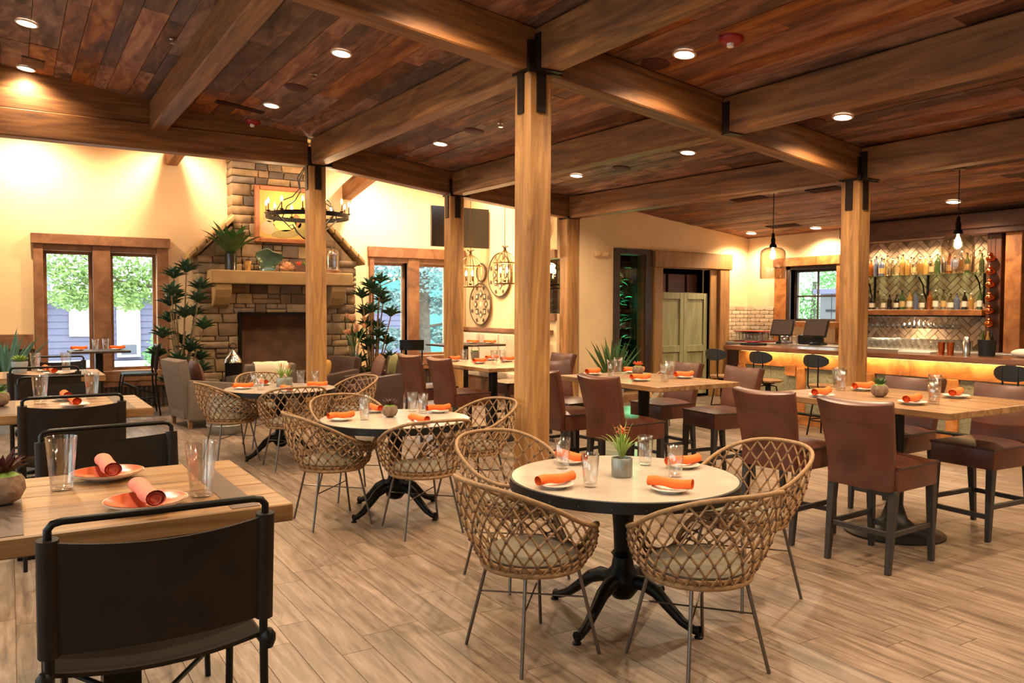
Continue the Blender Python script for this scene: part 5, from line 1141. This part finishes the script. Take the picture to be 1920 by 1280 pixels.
t = thing('timber_shelf', 'thick timber bottle shelf with glass hangers beneath', 'shelf', (0,0,0)); obj('board', G().box(11.78, 12.10, 6.17, 8.21, 1.55, 1.635), 'bar_wood', t, bev=.006, seg=1)
for k in range(4): obj('hanger_rail', G().box(11.80+.07*k, 11.812+.07*k, 6.2, 8.18, 1.528, 1.55), 'black_metal', t)

for yl in (8.0, 7.5, 7.0, 6.45): spot('niche_lamp', (11.86, yl, 2.70), 42, 150, .9, (1,.76,.46), (11.98, yl, 0))
spot('shelf_lamp', (11.84, 7.2, 1.525), 45, 150, .8, (1,.78,.48), (11.95, 7.2, 0))
BT = {}
def bottle_mesh(kind, h, r, nk):
    return G().lathe([(0,0),(r,0),(r,h*.58),(r*.75,h*.68),(nk,h*.76),(nk,h*.97),(0,h*.97)], 14)
def bottle(kind, mat, cap, lab, h, r, x, y, z, label, group):
    key = (mat, h, r, lab, cap)
    if key not in BT:
        t = thing('bottle', label, 'bottle', (x, y, z), 0, group); obj('body', bottle_mesh(kind, h, r, .013), mat, t, 50); obj('cap', G().lathe([(.0145,h*.93),(.0145,h),(0,h)], 10), cap, t, 40)
        if lab: obj('label', G().lathe([(r+.001,h*.14),(r+.001,h*.44)], 14, cap=False), lab, t, 50)
        BT[key] = t
    else: dup(BT[key], (x, y, z), 0, label, group)
rr = random.Random(8)
UP = ['bottle_amber','bottle_amber','bottle_blue','bottle_blue','bottle_clear','bottle_clear','bottle_clear','bottle_gold','bottle_gold','bottle_clear','bottle_clear','bottle_gold','bottle_clear','bottle_green','bottle_clear','bottle_amber','bottle_clear','bottle_clear','bottle_green','bottle_clear','bottle_clear']
NMC = {'bottle_amber':'amber','bottle_blue':'blue','bottle_clear':'clear','bottle_gold':'golden','bottle_green':'dark green','bottle_dark':'dark brown'}
for row, (x, z_, grp) in enumerate(((11.92, 2.171, 'glass shelf'), (11.92, 1.636, 'timber shelf'))):
    L_ = UP if row == 0 else ['bottle_dark','bottle_dark','bottle_clear','bottle_clear','bottle_dark','bottle_dark','bottle_green','bottle_gold','bottle_blue','bottle_clear','bottle_amber','bottle_clear','bottle_clear','bottle_clear','bottle_blue','bottle_dark','bottle_gold','bottle_green']
    for i, m in enumerate(L_):
        y = 8.10-(8.10-6.28)*i/(len(L_)-1)+rr.uniform(-.012,.012); h = rr.choice((.27,.30,.33)) if row == 0 else rr.choice((.24,.28,.30)); r = rr.choice((.036,.042))
        bottle(0, m, rr.choice(('black','lantern_brass','white')), 'label_white' if (row == 1 and i % 2) else ('label_tan' if i % 3 == 0 else None), h, r, x, y, z_, NMC[m]+' spirit bottle on the '+grp+' of the bar niche', 'bottles on the '+grp)
    if row == 0:
        for i in range(12): bottle(0, ['bottle_clear','bottle_gold','bottle_clear','bottle_green'][i % 4], 'black', None, .29, .036, x+.11, 8.02-.155*i, z_, NMC[['bottle_clear','bottle_gold','bottle_clear','bottle_green'][i % 4]]+' spirit bottle in the back row of the glass shelf', 'back row of bottles')
WG = G().lathe([(.032,0),(.032,-.003),(.004,-.006),(.004,-.075),(.02,-.085),(.038,-.115),(.04,-.15),(.033,-.185),(.031,-.185),(.037,-.15),(.035,-.118),(.0,-.095)], 16).mesh('stem_glass', 'tumbler', 60)
for i in range(18):
    for j in range(2): tag(link('stem_glass', WG, None, (11.84+.14*j, 8.08-.087*i, 1.528)), 'wine glass hanging upside down under the timber shelf', 'glass', 'hanging wine glasses')
for i in range(20): 
    for j in range(2): tag(link('tumbler', TB['s'], None, (11.62+.13*j, 8.15-.097*i, 1.031)), 'clear glass in the long rows on the back counter', 'glass', 'glass rows on the back counter')
cp_ = G().lathe([(.012,.085),(.02,.08),(.032,.06),(.022,.045),(.05,.03),(.064,0),(.055,-.03),(.03,-.05),(0,-.055)], 20).mesh('copper_pot', 'copper', 60)
t = thing('copper_string', 'vertical string of six polished copper pots beside the niche', 'ornament', (11.775, 6.06, 0)); obj('cord', G().tube([(0,0,1.36),(0,0,2.709)], .005, 5), 'black', t)
for k in range(6): link('pot', cp_, t, (0, 0, 2.36-.185*k))
# jug pendants over the counter
def jug(label, x, y):
    t = thing('jug_pendant', label, 'pendant light', (x, y, 0), 0, 'jug pendants'); zt = cz(x); 
    obj('canopy', G().lathe([(.065,zt-.03),(.07,zt-.012),(.06,zt-.002)], 18), 'lantern_brass', t, 50); obj('cord', G().tube([(0,0,2.70),(0,0,zt-.02)], .007, 6), 'black', t)
    obj('socket', G().lathe([(.055,2.52),(.05,2.55),(.03,2.58),(.032,2.64),(.022,2.66),(.022,2.72),(.008,2.73)], 16), 'black_metal', t, 50)
    obj('jug', G().lathe([(.05,2.525),(.12,2.51),(.165,2.475),(.178,2.43),(.178,2.10),(.172,2.07),(.168,2.07),(.174,2.10),(.174,2.43),(.161,2.472),(.118,2.506),(.05,2.52)], 36, cap=False), 'jug_glass', t, 60)
    obj('bulb', G().lathe([(.012,2.52),(.016,2.49),(.032,2.45),(.03,2.425),(0,2.405)], 14), 'bulb', t, 60); point('pendant_lamp', (0,0,2.38), 14, (1,.66,.32), .04, t)
jug('smoked glass jug pendant over the doorway end of the bar', 9.35, 7.85); jug('smoked glass jug pendant in front of the bottle shelves', 9.52, 5.28)

# ---------------------------------------------------------------- outside
struct(obj('ground_outside', G().box(-60, 60, 14.5, 70, -.3, -.15).box(12.4, 70, -40, 14.5, -.3, -.15).box(-60, -2.66, -40, 14.5, -.3, -.15), 'pavement'), 'pale paving outside the windows')
hs = thing('neighbour_house', 'lilac-grey clapboard house across the pale paving', 'house', (0,0,0)); hy = 25.0
obj('wall', G().box(-2.0, 12, hy+.05, hy+.2, -.1, 1.95), 'siding', hs)
for k in range(11): obj('clapboard', G().hexa([(-2,hy,.0+.18*k),(12,hy,.0+.18*k),(12,hy+.05,.0+.18*k),(-2,hy+.05,.0+.18*k)], [(-2,hy+.03,.18+.18*k),(12,hy+.03,.18+.18*k),(12,hy+.05,.18+.18*k),(-2,hy+.05,.18+.18*k)]), 'siding', hs)
obj('roof', G().prism([(hy-.5,1.85),(hy+4,4.2),(hy+4,4.3),(hy-.5,1.97)], -2.4, .95, 'x'), 'roof_grey', hs); obj('roof', G().prism([(hy-.3,1.95),(hy+.4,2.1),(hy+.4,2.2),(hy-.3,2.02)], .95, 12.3, 'x'), 'white', hs)
for a, b, c, d in ((1.38,2.3,.85,1.85), (.55,.85,1.0,1.8)):
    wn = obj('window', G().box(a, b, hy-.06, hy, c, d), 'white', hs); obj('pane', G().box(a+.08, b-.08, hy-.07, hy-.06, c+.08, d-.08), 'plate_white' if a > 1 else 'turquoise', wn)
dr = obj('door', G().box(2.55, 3.15, hy-.08, hy, .25, 1.9), 'white', hs); obj('pane', G().box(2.65, 3.05, hy-.09, hy-.08, .7, 1.8), 'throw_cream', dr); obj('kick_panel', G().box(2.65, 3.05, hy-.09, hy-.08, .32, .6), 'roof_grey', dr)
for k in range(3): obj('step', G().box(2.2-.05*k, 3.7+.05*k, hy-.5-.28*k, hy-.1, -.15, .15-.10*k), 'white', hs)
obj('porch', G().box(-1, 2.0, hy-.9, hy-.1, .05, .2), 'white', hs)
def leaf_cloud(name, label, cat, mat, base, blobs, n, s, trunk, seed, flat=.6):
    t = thing(name, label, cat, base); rr = random.Random(seed); g = G()
    for c, r in blobs:
        for i in range(n):
            d_ = V((rr.gauss(0,1), rr.gauss(0,1), rr.gauss(0,1))).normalized()*(rr.random()**.4); p = V(c)+V((d_.x*r[0], d_.y*r[1], d_.z*r[2])); a = V((rr.gauss(0,1), rr.gauss(0,1), rr.gauss(0,flat))).normalized()*s*rr.uniform(.6,1.3); b = a.orthogonal().normalized()*a.length*.6; b.rotate(Mx.Rotation(rr.uniform(0,6), 3, a.normalized()))
            g.add([p-a, p-b*.8, p+a, p+b*.8], [(0,1,2,3)])
    lf = obj('foliage', g, mat, t); lf['kind'] = 'stuff'
    for pts, r in trunk: obj('trunk' if pts[0][2] <= 0 else 'branch', G().tube(pts, r, 8), 'bark', t, 60)
    return t
leaf_cloud('maple_tree', 'spreading green maple over the paving outside the twin-pane window', 'tree', 'maple_leaf', (2.3, 19.5, -.15), [((-1.0,0,3.3),(1.3,1.2,.75)), ((.3,0,3.1),(1.3,1.0,.9)), ((-.2,.3,2.45),(.9,.6,.45)), ((.9,.0,2.4),(1.0,.7,.5)), ((-1.2,.2,2.55),(.7,.6,.4)), ((1.6,0,3.2),(1.2,1,1.0)), ((-1.1,0,2.0),(.55,.5,.3)), ((-.1,0,2.05),(.5,.5,.35)), ((.8,0,1.95),(.45,.5,.3))], 950, .055, [([(2.4,.3,0),(2.3,.2,1.8),(1.6,.1,2.8),(.4,0,3.2)], [.16,.13,.09,.04]), ([(1.7,.1,2.6),(.8,0,2.2),(-.2,0,2.35),(-1.0,0,2.9)], [.06,.04,.03,.015])], 1)
leaf_cloud('garden_shrub', 'round green shrub beside the white steps outside', 'shrub', 'shrub_leaf', (3.35, 22.4, -.15), [((0,0,.6),(.45,.4,.65))], 700, .06, [([(0,0,0),(0,0,.5)], [.04,.02])], 2)
leaf_cloud('spruce_tree', 'blue-green spruce trunk and boughs outside the right window', 'tree', 'spruce', (9.2, 19.3, -.15), [((-.9,0,3.0),(1.2,.8,.5)), ((.3,-.2,2.6),(1.2,.8,.45)), ((-.9,0,2.0),(.9,.7,.35)), ((.8,0,1.9),(.8,.7,.3)), ((-.8,.1,1.0),(.8,.6,.3)), ((.9,.1,1.1),(.6,.6,.3)), ((-.6,0,.35),(.9,.6,.3))], 800, .075, [([(.15,0,0),(.12,0,1.5),(.1,0,4.2)], [.2,.17,.1]), ([(.12,0,2.5),(-.6,-.1,2.6),(-1.3,-.1,2.3)], [.04,.03,.01]), ([(.12,0,1.3),(.7,-.1,1.4),(1.2,-.1,1.1)], [.04,.03,.01])], 3, .3)
tag(obj('turquoise_shed', G().box(5.5, 16, 26, 29, -.2, 3.0), 'turquoise'), 'turquoise wall of a shed behind the spruce', 'shed')
leaf_cloud('garden_tree', 'leafy tree outside the bar window', 'tree', 'shrub_leaf', (19.4, 14.6, -.15), [((0,0,2.8),(1.0,2.2,1.2)), ((0,.6,1.6),(.7,.6,.9)), ((.2,-.9,2.6),(.8,1.0,.6))], 1500, .06, [([(0,.3,0),(0,.2,2.6)], [.1,.06])], 5)
t = thing('grey_shed', 'grey board shed door seen through the bar window', 'shed', (17.6, 13.05, -.15)); obj('wall', G().box(0,.2,-2.6,.2,0,2.25), 'shed_grey', t)
for k in range(8): obj('board', G().box(-.03,0,-2.6+.35*k,-2.27+.35*k,0,2.2), 'shed_grey', t)
obj('hinge', G().box(-.05,-.03,-.3,0,1.75,1.8), 'black', t); obj('roof_edge', G().box(-.15,.2,-2.7,.3,2.2,2.32), 'siding', t)
